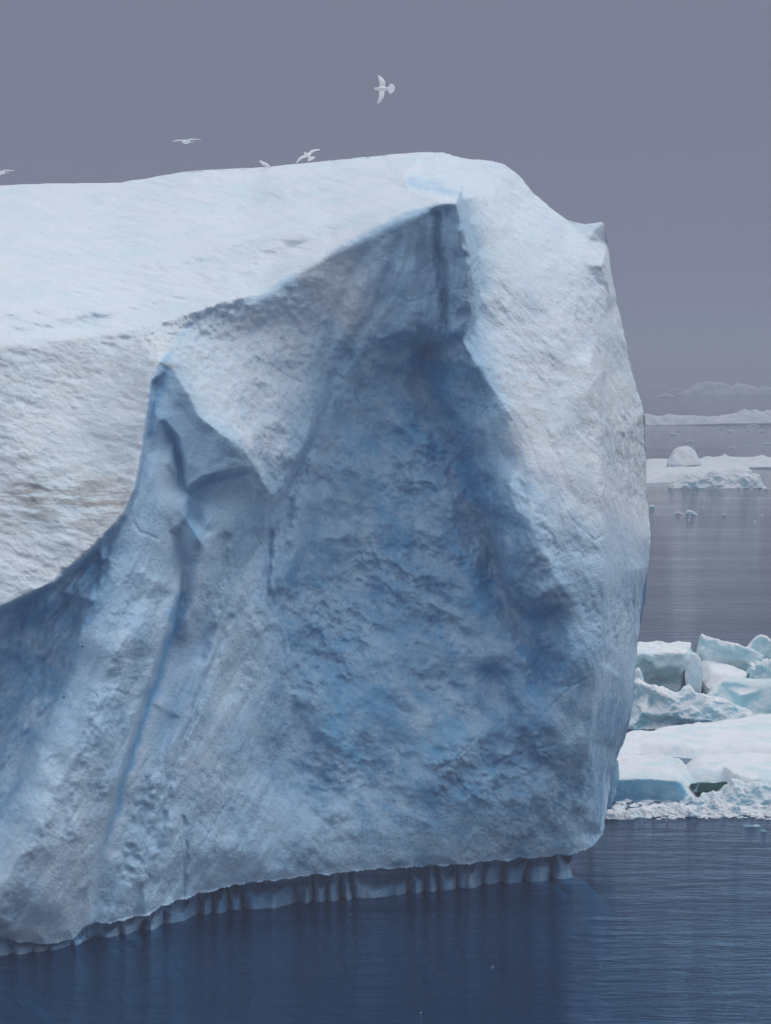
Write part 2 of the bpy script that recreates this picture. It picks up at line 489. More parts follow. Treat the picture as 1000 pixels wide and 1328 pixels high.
RIDGE_R = [(782, 640, 102.6), (785, 760, 101.7), (776, 860, 101.3), (765, 960, 101.4), (756, 1040, 102.0)]
CLEFT_R = [(826, 740, 106.5), (812, 800, 105.6), (806, 880, 105.3), (792, 960, 105.1)]
SILT = [(-160, 246, 120), (0, 240.5, 120), (60, 238, 119.6), (155, 237, 119), (185, 232, 119), (250, 221, 118.4), (340, 217, 117.8), (430, 208, 117), (500, 201, 116), (548, 197, 115),
        (575, 198, 114.5), (600, 205, 114), (640, 209, 113.3), (655, 214, 113), (672, 226, 112.8), (692, 250, 112.5), (715, 270, 112.2), (735, 285, 112), (760, 291, 111.6), (779, 288, 111.5), (785, 290, 111.6), (788, 315, 111.7), (792, 350, 111.6), (800, 388, 111.4), (808, 425, 111.1), (822, 490, 110.7), (829, 513, 110.4), (836, 535, 110.2),
        (837, 580, 110), (838, 620, 109.8), (841, 660, 109.6), (844, 695, 109.2)]
SILB = [(844, 695, 109.2), (841, 735, 108.9), (834, 762, 108.7), (829, 815, 108.5), (822, 860, 108.3), (822, 905, 108.1), (820, 925, 107.9), (808, 955, 107.6), (800, 975, 107.3), (791, 1020, 106.6), (782, 1082, 104.6)]
lines = [RIM, LIP, LIPB, LIP2, TOPB, LEDGE, LEDGEB, HEDGE, HEDGE2, HEDGE2B, SLOPE, SLOPEB, PINN, PFACET, PGROOVE, PARM, PARM2, PARM2B, PCLEFT, PCLEFTB, ROUND, ROUNDB,
         FAULT, FAULTB, COLR, DARKL, CRACK, CRACKB, BOT, SPUR, SPURB, HORN, RIDGE_R, CLEFT_R, SILT, SILB]
points = [
    # plateau
    (-160, 350, 106), (0, 330, 107.5), (0, 400, 99.5), (150, 320, 108.5), (120, 390, 101), (300, 330, 105), (250, 270, 112.5), (400, 290, 105.5), (420, 250, 110.5), (500, 235, 109.5), (500, 265, 103.6), (350, 345, 102.3),
    # far slope above the lip
    (560, 238, 108.5), (600, 235, 110), (640, 250, 109.5), (650, 300, 107.2), (700, 310, 108.8), (740, 340, 109), (670, 360, 105.6), (730, 400, 106.4), (770, 430, 107.6), (790, 470, 108.4),
    (650, 430, 104.0), (700, 460, 104.0), (740, 470, 104.9), (680, 520, 102.2), (730, 540, 102.9), (760, 550, 103.7), (815, 560, 107.6), (812, 640, 106.5),
    (690, 590, 101.2), (740, 620, 101.7), (640, 590, 101.7), (690, 660, 100.5), (740, 700, 100.9), (820, 700, 106.4), (700, 730, 100.0), (740, 780, 100.5), (810, 740, 104.9),
    (740, 860, 100.6), (790, 860, 103.6), (720, 940, 100.4), (785, 930, 103.4), (700, 1020, 100.5), (775, 1030, 103.6), (730, 1080, 101.7),
    # wall under the lip
    (480, 340, 101.0), (520, 320, 100.9), (560, 290, 100.8), (566, 340, 101.6), (572, 400, 101.9), (590, 320, 100.6), (595, 380, 101.0), (530, 380, 101.1), (470, 400, 101.3), (430, 380, 101.2), (450, 430, 101.5), (545, 400, 100.9),
    # hollow
    (460, 470, 101.7), (500, 480, 102.2), (545, 500, 102.9), (590, 500, 102.5), (470, 530, 102.2), (530, 560, 102.8), (585, 590, 102.5), (490, 620, 102.2), (550, 640, 102.4), (455, 660, 101.6), (520, 700, 101.7), (590, 710, 102.0),
    (430, 760, 100.6), (500, 780, 100.8), (570, 790, 101.2), (620, 820, 101.2), (670, 850, 101.1), (700, 880, 101.1), (400, 840, 99.4), (460, 860, 99.8), (540, 880, 100.1), (620, 900, 100.8), (670, 930, 100.8),
    (380, 920, 98.4), (450, 940, 98.9), (520, 960, 99.3), (590, 970, 99.7), (640, 990, 100.4), (360, 1000, 97.5), (440, 1020, 98.1), (510, 1040, 98.7), (580, 1050, 99.3), (640, 1060, 100.1), (340, 1070, 96.4), (420, 1090, 97.4), (540, 1095, 98.9),
    # pillow right of the pinnacle
    (260, 430, 98.6), (310, 430, 99.4), (370, 420, 100.5), (410, 390, 101.1), (270, 480, 97.6), (330, 490, 98.9), (390, 480, 100.6), (420, 470, 101.3), (300, 530, 97.2), (350, 550, 98.5), (385, 550, 99.7), (345, 600, 97.9),
    # left snow slope
    (100, 480, 96.2), (150, 450, 96.9), (0, 500, 94.6), (-160, 560, 92.9), (100, 560, 94.8), (30, 590, 93.3), (140, 600, 94.1), (80, 660, 92.6), (0, 690, 91.9), (-160, 700, 91), (150, 500, 95.9),
    # facets under the pinnacle
    (232, 500, 95.55), (222, 556, 95.1), (252, 562, 95.3), (262, 566, 95.25), (205, 600, 94.6), (220, 600, 94.8), (215, 650, 94.4), (300, 592, 95.2), (285, 645, 95.8), (310, 660, 96.6), (200, 700, 93.6), (190, 640, 94.0), (270, 720, 95.3), (260, 760, 95.0), (290, 690, 96.0), (250, 800, 94.9), (275, 670, 95.5),
    # shaded wall left, and buttress
    (40, 830, 92.3), (0, 870, 92.0), (-160, 920, 91.2), (60, 870, 91.8), (0, 960, 91.0), (90, 790, 92.6), (130, 730, 92.9), (-60, 1020, 90.2), (150, 780, 91.9), (180, 740, 92.7), (180, 820, 92.1), (140, 860, 91.1), (120, 930, 90.4), (150, 960, 91.0), (95, 1000, 89.7), (60, 1060, 88.9), (100, 1090, 89.6),
    (30, 1140, 88.3), (70, 1160, 88.8), (-60, 1160, 87.6), (-160, 1140, 87.2), (40, 1190, 88.6),
    # right of the crack
    (235, 860, 95.1), (215, 930, 94.4), (190, 1000, 93.5), (165, 1080, 92.4), (150, 1150, 92.0), (300, 860, 96.6), (280, 950, 95.7), (260, 1030, 94.9), (240, 1100, 94.0), (300, 1100, 95.2), (330, 900, 97.4), (320, 990, 96.6),
]
rel = Relief(-160, 850, 190, 1245, 1.5, lines, points, 1.4, 11.0, 24.0)
X, Y = rel.X, rel.Y

def mask(poly, s):
    return blur(in_poly(X, Y, poly).astype(float), s / rel.step)
P_TOP = [(-300, 100)] + [p[:2] for p in RIM] + [(590, 258), (555, 252), (528, 247), (519, 240), (524, 229), (548, 216), (577, 190), (577, 100)]
P_LEFT = [p[:2] for p in SLOPE] + [(-400, 815), (-400, 458)] + [p[:2] for p in RIM[:6]] + [(225, 440)]
P_PILLOW = [(207, 468), (225, 440), (250, 405), (290, 391), (340, 379), (382, 350), (425, 335), (440, 400), (425, 470), (408, 540), (380, 590), (350, 625), (334, 606), (318, 588), (300, 572), (258, 540), (224, 476)]
P_RIGHT = [(577, 150), (519, 228), (519, 242), (560, 250), (596, 258), (615, 300), (622, 370), (612, 440), (640, 500), (665, 540), (700, 600), (745, 640), (782, 640), (900, 700), (900, 150)]
P_RIGHT2 = [(640, 540), (640, 640), (660, 700), (665, 760), (720, 790), (760, 900), (900, 900), (900, 500), (700, 520)]
P_HOLLOW = [(450, 450), (520, 430), (600, 450), (640, 520), (600, 565), (635, 640), (650, 740), (710, 810), (720, 900), (690, 1000), (620, 1060), (420, 1090), (380, 900), (380, 760), (430, 600)]
P_WALL = [(380, 350), (480, 297), (592, 262), (612, 330), (615, 405), (585, 445), (520, 430), (450, 450), (430, 400)]
P_BUTT = [(165, 672), (120, 780), (72, 915), (0, 1080), (-200, 1150), (-200, 1245), (105, 1215), (130, 1090), (186, 905), (218, 812), (225, 700), (240, 640), (205, 540), (190, 600)]
P_DARK = [(165, 672), (110, 725), (0, 792), (-200, 825), (-200, 1130), (0, 1070), (72, 915), (120, 780)]
P_BLUE = [(200, 480), (224, 478), (256, 542), (300, 575), (330, 612), (300, 680), (270, 760), (250, 830), (215, 930), (160, 1080), (120, 1200), (108, 1200), (150, 1020), (215, 815), (222, 720), (190, 600)]
m_top = mask(P_TOP, 4); m_left = mask(P_LEFT, 3); m_pil = np.where(X < 330, mask(P_PILLOW, 8), mask(P_PILLOW, 26)); m_pil = blur(m_pil, 3); _mr1, _mr2, _wr = mask(P_RIGHT, 14), mask(P_RIGHT, 46), sstep(450, 600, Y) * sstep(600, 680, X); m_right = _mr1 * (1 - _wr) + _mr2 * _wr; m_right2 = mask(P_RIGHT2, 26)
m_hol = mask(P_HOLLOW, 22); m_wall = mask(P_WALL, 8); m_but = mask(P_BUTT, 8); m_dark = mask(P_DARK, 6); m_blue = mask(P_BLUE, 8)

S = 0.0205
QX, QY = X * S, Y * S                      # metres across the face
def rot(a, sx, sy, seed):
    c, s_ = math.cos(a), math.sin(a)
    return np.stack([(QX * c + QY * s_) * sx, (-QX * s_ + QY * c) * sy, 0 * QX + seed], -1)
D = rel.A.copy()
_q = np.stack([X * 0.0205, Y * 0.0205, 0 * X], -1)
WX = X + 13 * fbm(_q * 0.9 + 3.1, 4, gain=0.6); WY = Y + 13 * fbm(_q * 0.9 + 13.7, 4, gain=0.6)
SX = X + 3.5 * fbm(_q * 1.6 + 3.1, 4, gain=0.6); SY = Y + 3.5 * fbm(_q * 1.6 + 13.7, 4, gain=0.6)
def ridge_line(ln, w, dp):
    global D
    gx, gy = (WX, WY) if w >= 18 else (SX, SY)
    d = grid_dist(gx, gy, [ln]) / w
    D = D + dp * np.where(d < 1, (1 - d ** 1.4) * 0.55, 0) + dp * 0.45 * np.exp(-d ** 2)
ridge_line([(555, 455), (548, 500), (570, 560), (600, 610), (622, 680), (640, 750), (690, 815), (705, 880)], 26, 0.75)
ridge_line([(660, 640), (690, 700), (720, 760)], 24, -0.35)
ridge_line([(575, 1000), (600, 975), (612, 1020)], 22, -0.30)
ridge_line([(640, 880), (660, 950), (700, 985)], 20, 0.4)
ridge_line([(400, 880), (430, 960), (440, 1040)], 26, -0.25)
ridge_line([(566, 278), (570, 330), (577, 380), (576, 432)], 8, 0.42)
ridge_line([(548, 300), (550, 350)], 10, 0.15)
ridge_line([(596, 300), (604, 350), (602, 400)], 8, -0.25)
ridge_line([(520, 310), (500, 380), (460, 440), (430, 500), (405, 570), (380, 640), (352, 720)], 9, 0.22)
ridge_line([(470, 330), (440, 400), (425, 450)], 12, 0.18)
ridge_line([(404, 600), (388, 680), (372, 760)], 14, -0.28)
ridge_line([(352, 690), (348, 750), (352, 800)], 6, 0.35)
ridge_line([(300, 800), (260, 900), (225, 1000), (205, 1100)], 5, 0.16)
ridge_line([(238, 1060), (242, 1110), (236, 1160)], 4, 0.12)
ridge_line([(262, 700), (255, 760), (240, 820)], 12, -0.22)
ridge_line([(290, 700), (275, 780), (262, 850)], 12, 0.30)
ridge_line([(190, 760), (175, 830), (150, 900), (120, 990), (95, 1080)], 20, -0.22)
ridge_line([(135, 700), (122, 760), (105, 820)], 5, -0.14)
ridge_line([(335, 700), (322, 800), (300, 900)], 16, 0.3)
ridge_line([(60, 1000), (30, 1100), (-10, 1180)], 26, -0.25)
patch = sstep(-0.35, 0.45, fbm(np.stack([X * 0.0205 * 0.33, Y * 0.0205 * 0.4, 0 * X + 21.0], -1), 3))
rough = np.clip(1 - m_top * 0.93, 0, 1)
# broad swells
D += rough * 0.34 * fbm(rot(0.4, 0.33, 0.33, 3.1), 3) * (1 - 0.55 * m_left)
low = sstep(560, 760, Y) * (1 - m_hol) * (1 - m_left) * (1 - m_dark) * (X < 440) 
low = blur(low, 22)
D += low * (1 - 0.5 * m_blue) * (0.13 * ridged(rot(2.0, 0.13, 0.75, 3.9), 3) + 0.045 * fbm(rot(2.05, 0.45, 3.2, 4.9), 4, gain=0.55))
# scalloped melt bowls in the hollow and on the wall
D += m_hol * (0.46 * scallop(rot(0.5, 0.75, 1.0, 1.7), 3, 0.45) * (0.35 + 0.65 * patch) + 0.075 * fbm(rot(0.2, 2.4, 3.0, 2.2), 4, gain=0.6) * (0.35 + patch) + 0.07 * (0.3 + patch) * scallop(rot(0.1, 2.8, 3.6, 61.7), 3, 0.6))
D += (1 - m_top) * (1 - m_hol) * (1 - m_left) * (1 - m_blue) * 0.16 * (1 - 0.75 * m_but) * (1 - 0.75 * low) * scallop(rot(0.9, 0.8, 0.9, 4.4), 3, 0.4) * (0.4 + 0.6 * patch)
# streaky rib texture running down to the right on the far slope
D += m_right * (0.065 * ridged(rot(0.86, 0.35, 1.3, 6.6), 3) * (0.3 + patch) + 0.022 * fbm(rot(0.86, 1.4, 5.0, 6.1), 4) - 0.12 * patch)
D += m_right2 * (0.10 * ridged(rot(1.2, 0.3, 0.9, 8.6), 3) + 0.035 * fbm(rot(0.8, 2.0, 2.0, 6.9), 3) * (0.3 + patch))
# snow slope at left: gentle layered ribs and sastrugi
D += m_left * (0.030 * ridged(rot(0.30, 0.5, 2.2, 9.3), 3) + 0.026 * fbm(rot(0.25, 2.4, 5.2, 5.3), 4, gain=0.6) + 0.12 * np.maximum(0, fbm(rot(0.28, 1.3, 3.4, 15.3), 3) - 0.45))
D += m_pil * (0.09 * fbm(rot(0.9, 1.2, 2.4, 7.7), 4) + 0.03 * fbm(rot(0.2, 6, 6, 1.2), 3))
# long vertical runnels on the wall, left part and buttress
D += (m_wall * 0.10) * ridged(rot(1.75, 0.3, 1.1, 2.9), 3)
D += m_but * (0.050 * fbm(rot(-0.35, 0.7, 1.7, 12.9), 4, gain=0.5) * (0.4 + patch))
D += m_dark * (0.22 * ridged(rot(2.15, 0.45, 1.5, 14.9), 4) - 0.05)
# knobbly crumbs below the rim
rimd = grid_dist(X, Y, [RIM[4:9]])
D += np.exp(-((rimd / 34.0) ** 2)) * (1 - m_top) * (-0.42 * scallop(rot(0.3, 2.0, 2.3, 0.7), 3) + 0.10 + 0.16 * fbm(rot(0.3, 0.8, 1.0, 0.2), 3))
rimd2 = grid_dist(X, Y + 12, [RIM[:6]])
rimn = sstep(-0.5, 0.5, fbm(rot(0.1, 0.5, 0.9, 2.9), 3))
D += np.exp(-((rimd2 / 11.0) ** 2)) * (1 - m_top) * (0.26 * fbm(rot(0.1, 0.8, 2.8, 0.9), 3) + 0.10 * rimn)
# melt knobs along the bright blue strip
knob = np.exp(-((grid_dist(X, Y, [[(225, 900, 0), (200, 1010, 0), (172, 1120, 0)]]) / 26.0) ** 2)) * sstep(960, 1010, Y)
D += knob * (-0.26 * scallop(rot(0.5, 2.4, 1.9, 3.3), 2) + 0.1)
# grain everywhere but on the smooth blue facets
D += (1 - m_top) * (1 - 0.85 * m_blue) * 0.015 * (0.35 + 0.9 * patch) * (1 - 0.4 * low) * fbm(rot(0.7, 5.0, 6.0, 8.8), 4, gain=0.5)
# plateau: soft drift folds
D += m_top * (0.9 * fbm(np.stack([QX * 0.16 + QY * 0.25, QY * 0.9 + QX * 0.18, 0 * QX + 3.3], -1), 3) * sstep(0, 60, grid_dist(X, Y, [SILT[:11]])) * sstep(0, 30, grid_dist(X, Y, [RIM])))
D += m_top * sstep(0, 20, rimd) * (0.10 * ridged(np.stack([QX * 0.35 + QY * 0.9, QY * 3.2 - QX * 0.9, 0 * QX + 5.3], -1), 3) + 0.05 * fbm(rot(-0.2, 2.5, 7, 8.1), 3))
D += m_top * 1.1 * sstep(0, 26, Y - np.interp(X, [-160, 0, 120, 260, 400, 520], [372, 352, 330, 300, 272, 254])) * -1 * sstep(540, 440, X) * sstep(8, 46, grid_dist(X, Y, [RIM]))
# thin fractures
fract = [([(100, 437), (150, 441), (200, 432), (240, 425)], 2.5, 0.10), ([(358, 480), (392, 498), (410, 524), (404, 560)], 1.6, 0.10), ([(536, 356), (560, 340), (576, 330)], 1.5, 0.08), ([(536, 392), (566, 380), (602, 372)], 1.5, 0.10),
         ([(352, 690), (345, 740), (351, 790), (346, 820)], 2.2, 0.22), ([(286, 860), (290, 910), (296, 950)], 1.6, 0.10), ([(575, 470), (610, 455), (630, 440)], 1.6, 0.08), ([(600, 520), (632, 530), (655, 526)], 2, 0.1),
         ([(560, 1000), (590, 985), (622, 955), (624, 1010)], 2.0, 0.12), ([(640, 990), (690, 972), (720, 966)], 2.2, 0.14), ([(690, 1000), (690, 1060)], 2.2, 0.12), ([(232, 1080), (240, 1140), (236, 1165)], 1.6, 0.08),
         ([(330, 690), (345, 720), (352, 745)], 1.4, 0.1), ([(500, 330), (492, 380), (484, 420)], 1.4, 0.06), ([(125, 900), (140, 940), (150, 960)], 1.5, 0.05), ([(280, 1120), (290, 1060), (300, 1000)], 1.5, 0.07),
         ([(722, 640), (745, 680), (770, 700), (790, 690)], 1.8, 0.1), ([(800, 500), (790, 560), (786, 640)], 2.5, 0.1), ([(700, 930), (730, 900), (760, 880)], 1.8, 0.08),
         ([(205, 700), (180, 690), (172, 676)], 2.4, 0.12), ([(130, 860), (150, 850), (180, 858)], 2.2, 0.05), ([(120, 900), (148, 895), (170, 902)], 2.2, 0.05), ([(145, 800), (168, 796), (195, 804)], 2.2, 0.05)]
gx = X + 3.0 * fbm(rot(0, 1.4, 1.4, 33), 3); gy = Y + 3.0 * fbm(rot(0, 1.4, 1.4, 44), 3)
for ln, w, dp in fract:
    dd = grid_dist(gx, gy, [ln])
    D += 0.45 * dp * np.exp(-(dd / (0.8 * w)) ** 2)

wr = np.exp(-(grid_dist(X, Y - 6, [RIM[7:13]]) / 20.0) ** 2) * sstep(580, 540, X)
D = D * (1 - wr) + blur(D, 5.0) * wr
# surface character: crusted snow, bare ice, clear blue ice plus shade painted as blue tint, dust
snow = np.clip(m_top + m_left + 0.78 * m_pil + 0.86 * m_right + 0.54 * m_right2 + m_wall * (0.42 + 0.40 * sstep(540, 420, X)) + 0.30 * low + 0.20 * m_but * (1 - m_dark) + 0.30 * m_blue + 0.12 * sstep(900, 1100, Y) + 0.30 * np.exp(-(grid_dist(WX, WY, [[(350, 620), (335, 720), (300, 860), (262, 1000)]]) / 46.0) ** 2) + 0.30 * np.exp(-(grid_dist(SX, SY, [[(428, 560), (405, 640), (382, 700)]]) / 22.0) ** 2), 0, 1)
snow = np.maximum(snow, 0.85 * np.exp(-(grid_dist(X, Y, [TOPB]) / 14.0) ** 2) * (1 - m_wall))
snow = np.maximum(snow, 0.45 * sstep(60, 0, grid_dist(X, Y, [RIM[6:12]])))
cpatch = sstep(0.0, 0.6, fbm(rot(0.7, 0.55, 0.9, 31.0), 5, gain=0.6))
hollow_shade = np.exp(-(grid_dist(WX, WY, [[(555, 455), (548, 500), (570, 560), (600, 610), (622, 680), (640, 750), (690, 815), (705, 880)]]) / 42.0) ** 2)  # shade band of the hollow, put into the colour
clear = np.clip(0.42 * m_hol * cpatch + 0.45 * hollow_shade * cpatch + 0.35 * m_dark * cpatch + 0.06 * m_blue + 0.75 * np.exp(-(grid_dist(SX, SY, [CRACKB[2:10]]) / (6.0 + 7 * cpatch)) ** 2) * sstep(1165, 1010, Y) + 0.25 * np.exp(-(grid_dist(WX, WY, [[(238, 840), (228, 900), (205, 970)]]) / 14.0) ** 2) + 0.5 * np.exp(-(grid_dist(X, Y, [PGROOVE, PARM2B, PCLEFT, ROUND]) / 4.0) ** 2), 0, 0.9) * (1 - m_left) * (1 - m_pil)  # hollow and dark left wall: painted shade; crack strip: clear blue ice
dirt = np.clip(m_left * (0.25 + 0.75 * np.exp(-((Y - (640 + 0.12 * X)) / 34.0) ** 2)) + 0.30 * m_right * sstep(330, 480, Y) + 0.10 * m_pil + 0.8 * np.exp(-(grid_dist(X, Y, [[(200, 468), (215, 466), (224, 474)]]) / 6.0) ** 2)
               + 0.45 * rimn * np.exp(-((rimd2 / 9.0) ** 2)) * (1 - m_top), 0, 1)

# columns: close together towards the right silhouette, where the outline turns vertical
xs_a = np.arange(-158, 776, 1.6)
tt = np.linspace(0, 1, 150)
xs_b = 776 + (844 - 776) * (1 - (1 - tt) ** 1.7)
xs = np.concatenate([xs_a, xs_b])
top_y = interp(SILT, xs) + 0.9 * perlin(np.stack([xs * 0.05, xs * 0, xs * 0], -1)) + 0.5 * perlin(np.stack([xs * 0.21, xs * 0, xs * 0 + 4], -1))
SB = sorted([(p[0], p[1]) for p in SILB[1:]] + [(844, 695)] + [(822.001, 880)], key=lambda q: (q[0], -q[1]))
bot_full = BOT[:-1] + [(782, 1082, 0), (791, 1020, 0), (800, 975, 0), (808, 955, 0), (818, 932, 0), (822, 905, 0), (824, 860, 0), (829, 815, 0), (834, 762, 0), (841, 735, 0), (844, 695, 0)]
bot_y = interp(bot_full, xs) + 1.6 * perlin(np.stack([xs * 0.4, xs * 0, xs * 0 + 19], -1)) + 3.5 * perlin(np.stack([xs * 0.06, xs * 0, xs * 0 + 9], -1)) + 1.5 * np.abs(perlin(np.stack([xs * 0.22, xs * 0, xs * 0 + 2], -1)))
bot_y[-1] = top_y[-1] + 0.2
nv = 620
V_ = np.linspace(0, 1, nv)
V_ = V_ + 0.0
PX = np.repeat(xs[None, :], nv, 0)
PY = top_y[None, :] * (1 - V_[:, None]) + bot_y[None, :] * V_[:, None]
GD = rel.put(D, PX, PY)
G = at(PX, PY, GD)
a_snow = rel.put(snow, PX, PY); a_clear_shade = rel.put(clear, PX, PY); a_dirt = rel.put(dirt, PX, PY)

# notch worn at the waterline, then the drowned foot
E = G[-1]                                  # overhanging lower edge
n_not = 46
ncol = len(xs)
widx = np.searchsorted(xs, 742)
Xw = E[:, 0].copy(); Yw = E[:, 1].copy()
k = np.maximum(0, xs - 735)
Xw = np.where(xs > 735, E[widx, 0] + k * 0.001 - 0.6 * sstep(0, 40, k), Xw)
Yw = np.where(xs > 735, E[widx, 1] + k * 0.045, Yw)
flw = xs + 38 * perlin(np.stack([xs * 0.014, xs * 0, xs * 0 + 1], -1)) + 7 * perlin(np.stack([xs * 0.06, xs * 0, xs * 0 + 1], -1))
flute = np.abs(np.sin(flw * math.pi / 27.0)) ** 0.6
flute2 = np.abs(np.sin(flw * math.pi / 57.0 + 1.0)) ** 0.8
amp = 0.6 + 0.5 * perlin(np.stack([xs * 0.013, xs * 0, xs * 0 + 12], -1))
prof = [(0.0, 0.0), (0.06, 0.42), (0.16, 0.66), (0.35, 0.68), (0.60, 0.50), (0.80, 0.38), (0.92, 0.36)]
notch = []
for j in range(1, n_not + 1):
    t = j / n_not
    if t < 0.7:
        q = t / 0.7                          # above the water
        z = E[:, 2] * (1 - q)
        pr = np.interp(q, [0, 0.05, 0.15, 0.35, 0.65, 1.0], [0, 0.75, 1.35, 1.70, 1.75, 1.70])
        sk = 0.35 * perlin(np.stack([xs * 0.012, xs * 0 + q * 0.6, xs * 0 + 51], -1))
        fq = np.abs(np.sin(flw * math.pi / 30.0 + sk * q * 3)) ** 0.55; fq2 = np.abs(np.sin(flw * math.pi / 67.0 + 1.0 + sk * 2 * q)) ** 0.6
        hh = 0.12 + 0.55 * np.abs(perlin(np.stack([flw * 0.033 + 5, xs * 0, xs * 0 + 31], -1)))
        fl = sstep(0, 1, (q - hh) / 0.35) * (1.0 * fq * np.clip(amp + 0.3, 0.5, 1) + 0.30 * fq2)
        y = E[:, 1] * (1 - sstep(0, 1, q)) + Yw * sstep(0, 1, q) + pr - fl + 0.12 * sstep(0.1, .3, q)
        x = E[:, 0] * (1 - sstep(0.1, 0.9, q)) + Xw * sstep(0.1, 0.9, q)
        lf = 0.45 + 0.55 * sstep(60, 320, xs)
        y = E[:, 1] * (1 - sstep(0, 1, q)) + Yw * sstep(0, 1, q) + (y - (E[:, 1] * (1 - sstep(0, 1, q)) + Yw * sstep(0, 1, q))) * lf
    else:
        q = (t - 0.7) / 0.3                  # below
        z = -6.5 * q ** 1.35 + 0 * xs
        y = Yw + (1.82 - (1 - q) * fl) * lf + (0.8 * q * sstep(700, 600, xs) - 1.6 * q ** 0.7 * sstep(640, 740, xs))
        x = Xw + (1.2 * q ** 0.5) * sstep(600, 742, xs)
    wob = 0 if t < 0.7 else q
    p = np.stack([x, y, z], -1)
    if t >= 0.7:
        p[:, 0] += 1.3 * q ** 0.6 * fbm(p * 0.8, 3); p[:, 1] += 1.3 * q ** 0.6 * fbm(p * 0.8 + 7, 3)
    notch.append(p)
NT = np.array(notch)
nz = 0.10 * perlin(NT * np.array([2.2, 2.2, 1.2]))
NT[..., 1] += nz * sstep(0, 6, np.arange(n_not))[:, None]

# back of the berg
Tp = G[0]
n_bk = 26
bk = []
for j in range(n_bk, 0, -1):
    t = j / n_bk
    a = t * math.pi / 2
    depth = 15 * (0.35 + 0.65 * sstep(900, 300, xs))
    z = Tp[:, 2] * (math.cos(a) ** 0.8 if t < 1 else 0) - 6.5 * t ** 4
    y = Tp[:, 1] + depth * math.sin(a) ** 1.1
    x = Tp[:, 0] - 2.5 * math.sin(a) * sstep(600, 844, xs)
    lim = np.interp(z, [-7, 0, 1, 4.5, 9, 14, 19], [3.9, 4.2, 4.9, 6.5, 7.4, 7.6, 9]) - 0.3 * t
    x = np.minimum(x, lim) * min(1, t * 3) + x * (1 - min(1, t * 3))
    p = np.stack([x, y, z], -1)
    p[:, 1] += t * 1.2 * fbm(p * 0.3, 3)
    p[:, 2] += min(1, t * 3) * 0.25 * fbm(p * 0.4, 3) - 0
    bk.append(p)
BK = np.array(bk)
ALL = np.concatenate([BK, G, NT], 0)

# final relief along the surface normal (also roughens the outline)
N = normals_of(ALL)
flip = np.sign((N[len(BK) + 10:len(BK) + 500, 50:500, 1]).mean())
N = -N * flip if flip > 0 else N
r0, r1 = len(BK), len(BK) + nv
amp_r = np.full(ALL.shape[:2], 0.03)
amp_r[r0:r1] = (0.012 + 0.022 * rel.put(patch, PX, PY)) * (1 - 0.75 * rel.put(m_top, PX, PY)) * (1 - 0.75 * rel.put(m_blue, PX, PY)) * (1 - 0.5 * rel.put(m_but, PX, PY))
amp_r[:, -1] = 0; amp_r[r0 - 3:r0 + 1] *= 0.6
disp = fbm(ALL * 2.2, 5, gain=0.55)
ALL = ALL + N * (amp_r * disp)[..., None]
N = normals_of(ALL); N = -N if (N[r0 + 10:r0 + 500, 50:500, 1]).mean() > 0 else N

full_snow = np.concatenate([np.repeat(a_snow[:1], len(BK), 0), a_snow, np.repeat(np.zeros((1, ncol)), n_not, 0) + 0.16 * sstep(0.35, 0.6, np.arange(n_not) / n_not)[:, None] + 0.5 * sstep(0.70, 0.76, np.arange(n_not) / n_not)[:, None]], 0)
full_clear_shade = np.concatenate([np.zeros((len(BK), ncol)), a_clear_shade, (0.22 + 0.1 * sstep(0.68, 0.75, np.arange(n_not) / n_not)[:, None]) * np.ones(ncol)], 0)
full_dirt = np.concatenate([np.zeros((len(BK), ncol)), a_dirt, np.zeros((n_not, ncol))], 0)

base = at(380, 1170, 99)
berg = empty('iceberg', (float(base[0]), float(base[1]), 0.0))
tag(berg, 'huge pale blue iceberg with a snowy plateau, jutting lip and hollowed front wall', 'iceberg')
berg_off = np.array([base[0], base[1], 0.0])

nr = ALL.shape[0]
gf = grid_faces(nr, ncol)
fr = np.arange(len(gf)) // (ncol - 1); fc = np.arange(len(gf)) % (ncol - 1)
cx = np.zeros(len(gf)); cy = np.zeros(len(gf))
inface = (fr >= r0) & (fr < r1 - 1)
cx[inface] = PX[fr[inface] - r0, fc[inface]]; cy[inface] = PY[fr[inface] - r0, fc[inface]]
part = np.full(len(gf), 1)                                  # 1 = ice_cliff
part[fr >= r1 - 1] = 3                                      # waterline notch and foot
under = fr >= r1 - 1 + int(0.7 * n_not)
part[under] = 4
isT = np.zeros(len(gf), bool); isT[inface] = in_poly(cx[inface], cy[inface], P_TOP)
isL = np.zeros(len(gf), bool); isL[inface] = in_poly(cx[inface], cy[inface], P_LEFT) & ~isT[inface]
isB = np.zeros(len(gf), bool); isB[inface] = in_poly(cx[inface], cy[inface], [(200, 472), (224, 476), (256, 540), (300, 573), (330, 606), (300, 680), (262, 700), (244, 650), (188, 662), (190, 600)]) & ~isT[inface] & ~isL[inface]
isBu = np.zeros(len(gf), bool); isBu[inface] = in_poly(cx[inface], cy[inface], P_BUTT) & ~isL[inface] & ~isB[inface]
isR = np.zeros(len(gf), bool); isR[inface] = in_poly(cx[inface], cy[inface], P_RIGHT) & ~isT[inface]
part[isT] = 0; part[isL] = 2; part[isB] = 5; part[isBu] = 6; part[isR] = 7
names = {0: 'snow_plateau', 1: 'ice_cliff', 2: 'snow_slope', 3: 'waterline_notch', 4: 'submerged_foot', 5: 'ice_pinnacle', 6: 'ice_buttress', 7: 'weathered_shoulder'}
plabel = {0: 'smooth white snow-covered top', 1: 'pale blue scalloped wall', 2: 'grey-white dusty snow slope', 3: 'fluted notch worn at the waterline', 4: 'drowned teal foot of the berg', 5: 'clean blue faceted pinnacle', 6: 'smooth pale blue buttress beside the crack', 7: 'streaked white far shoulder'}
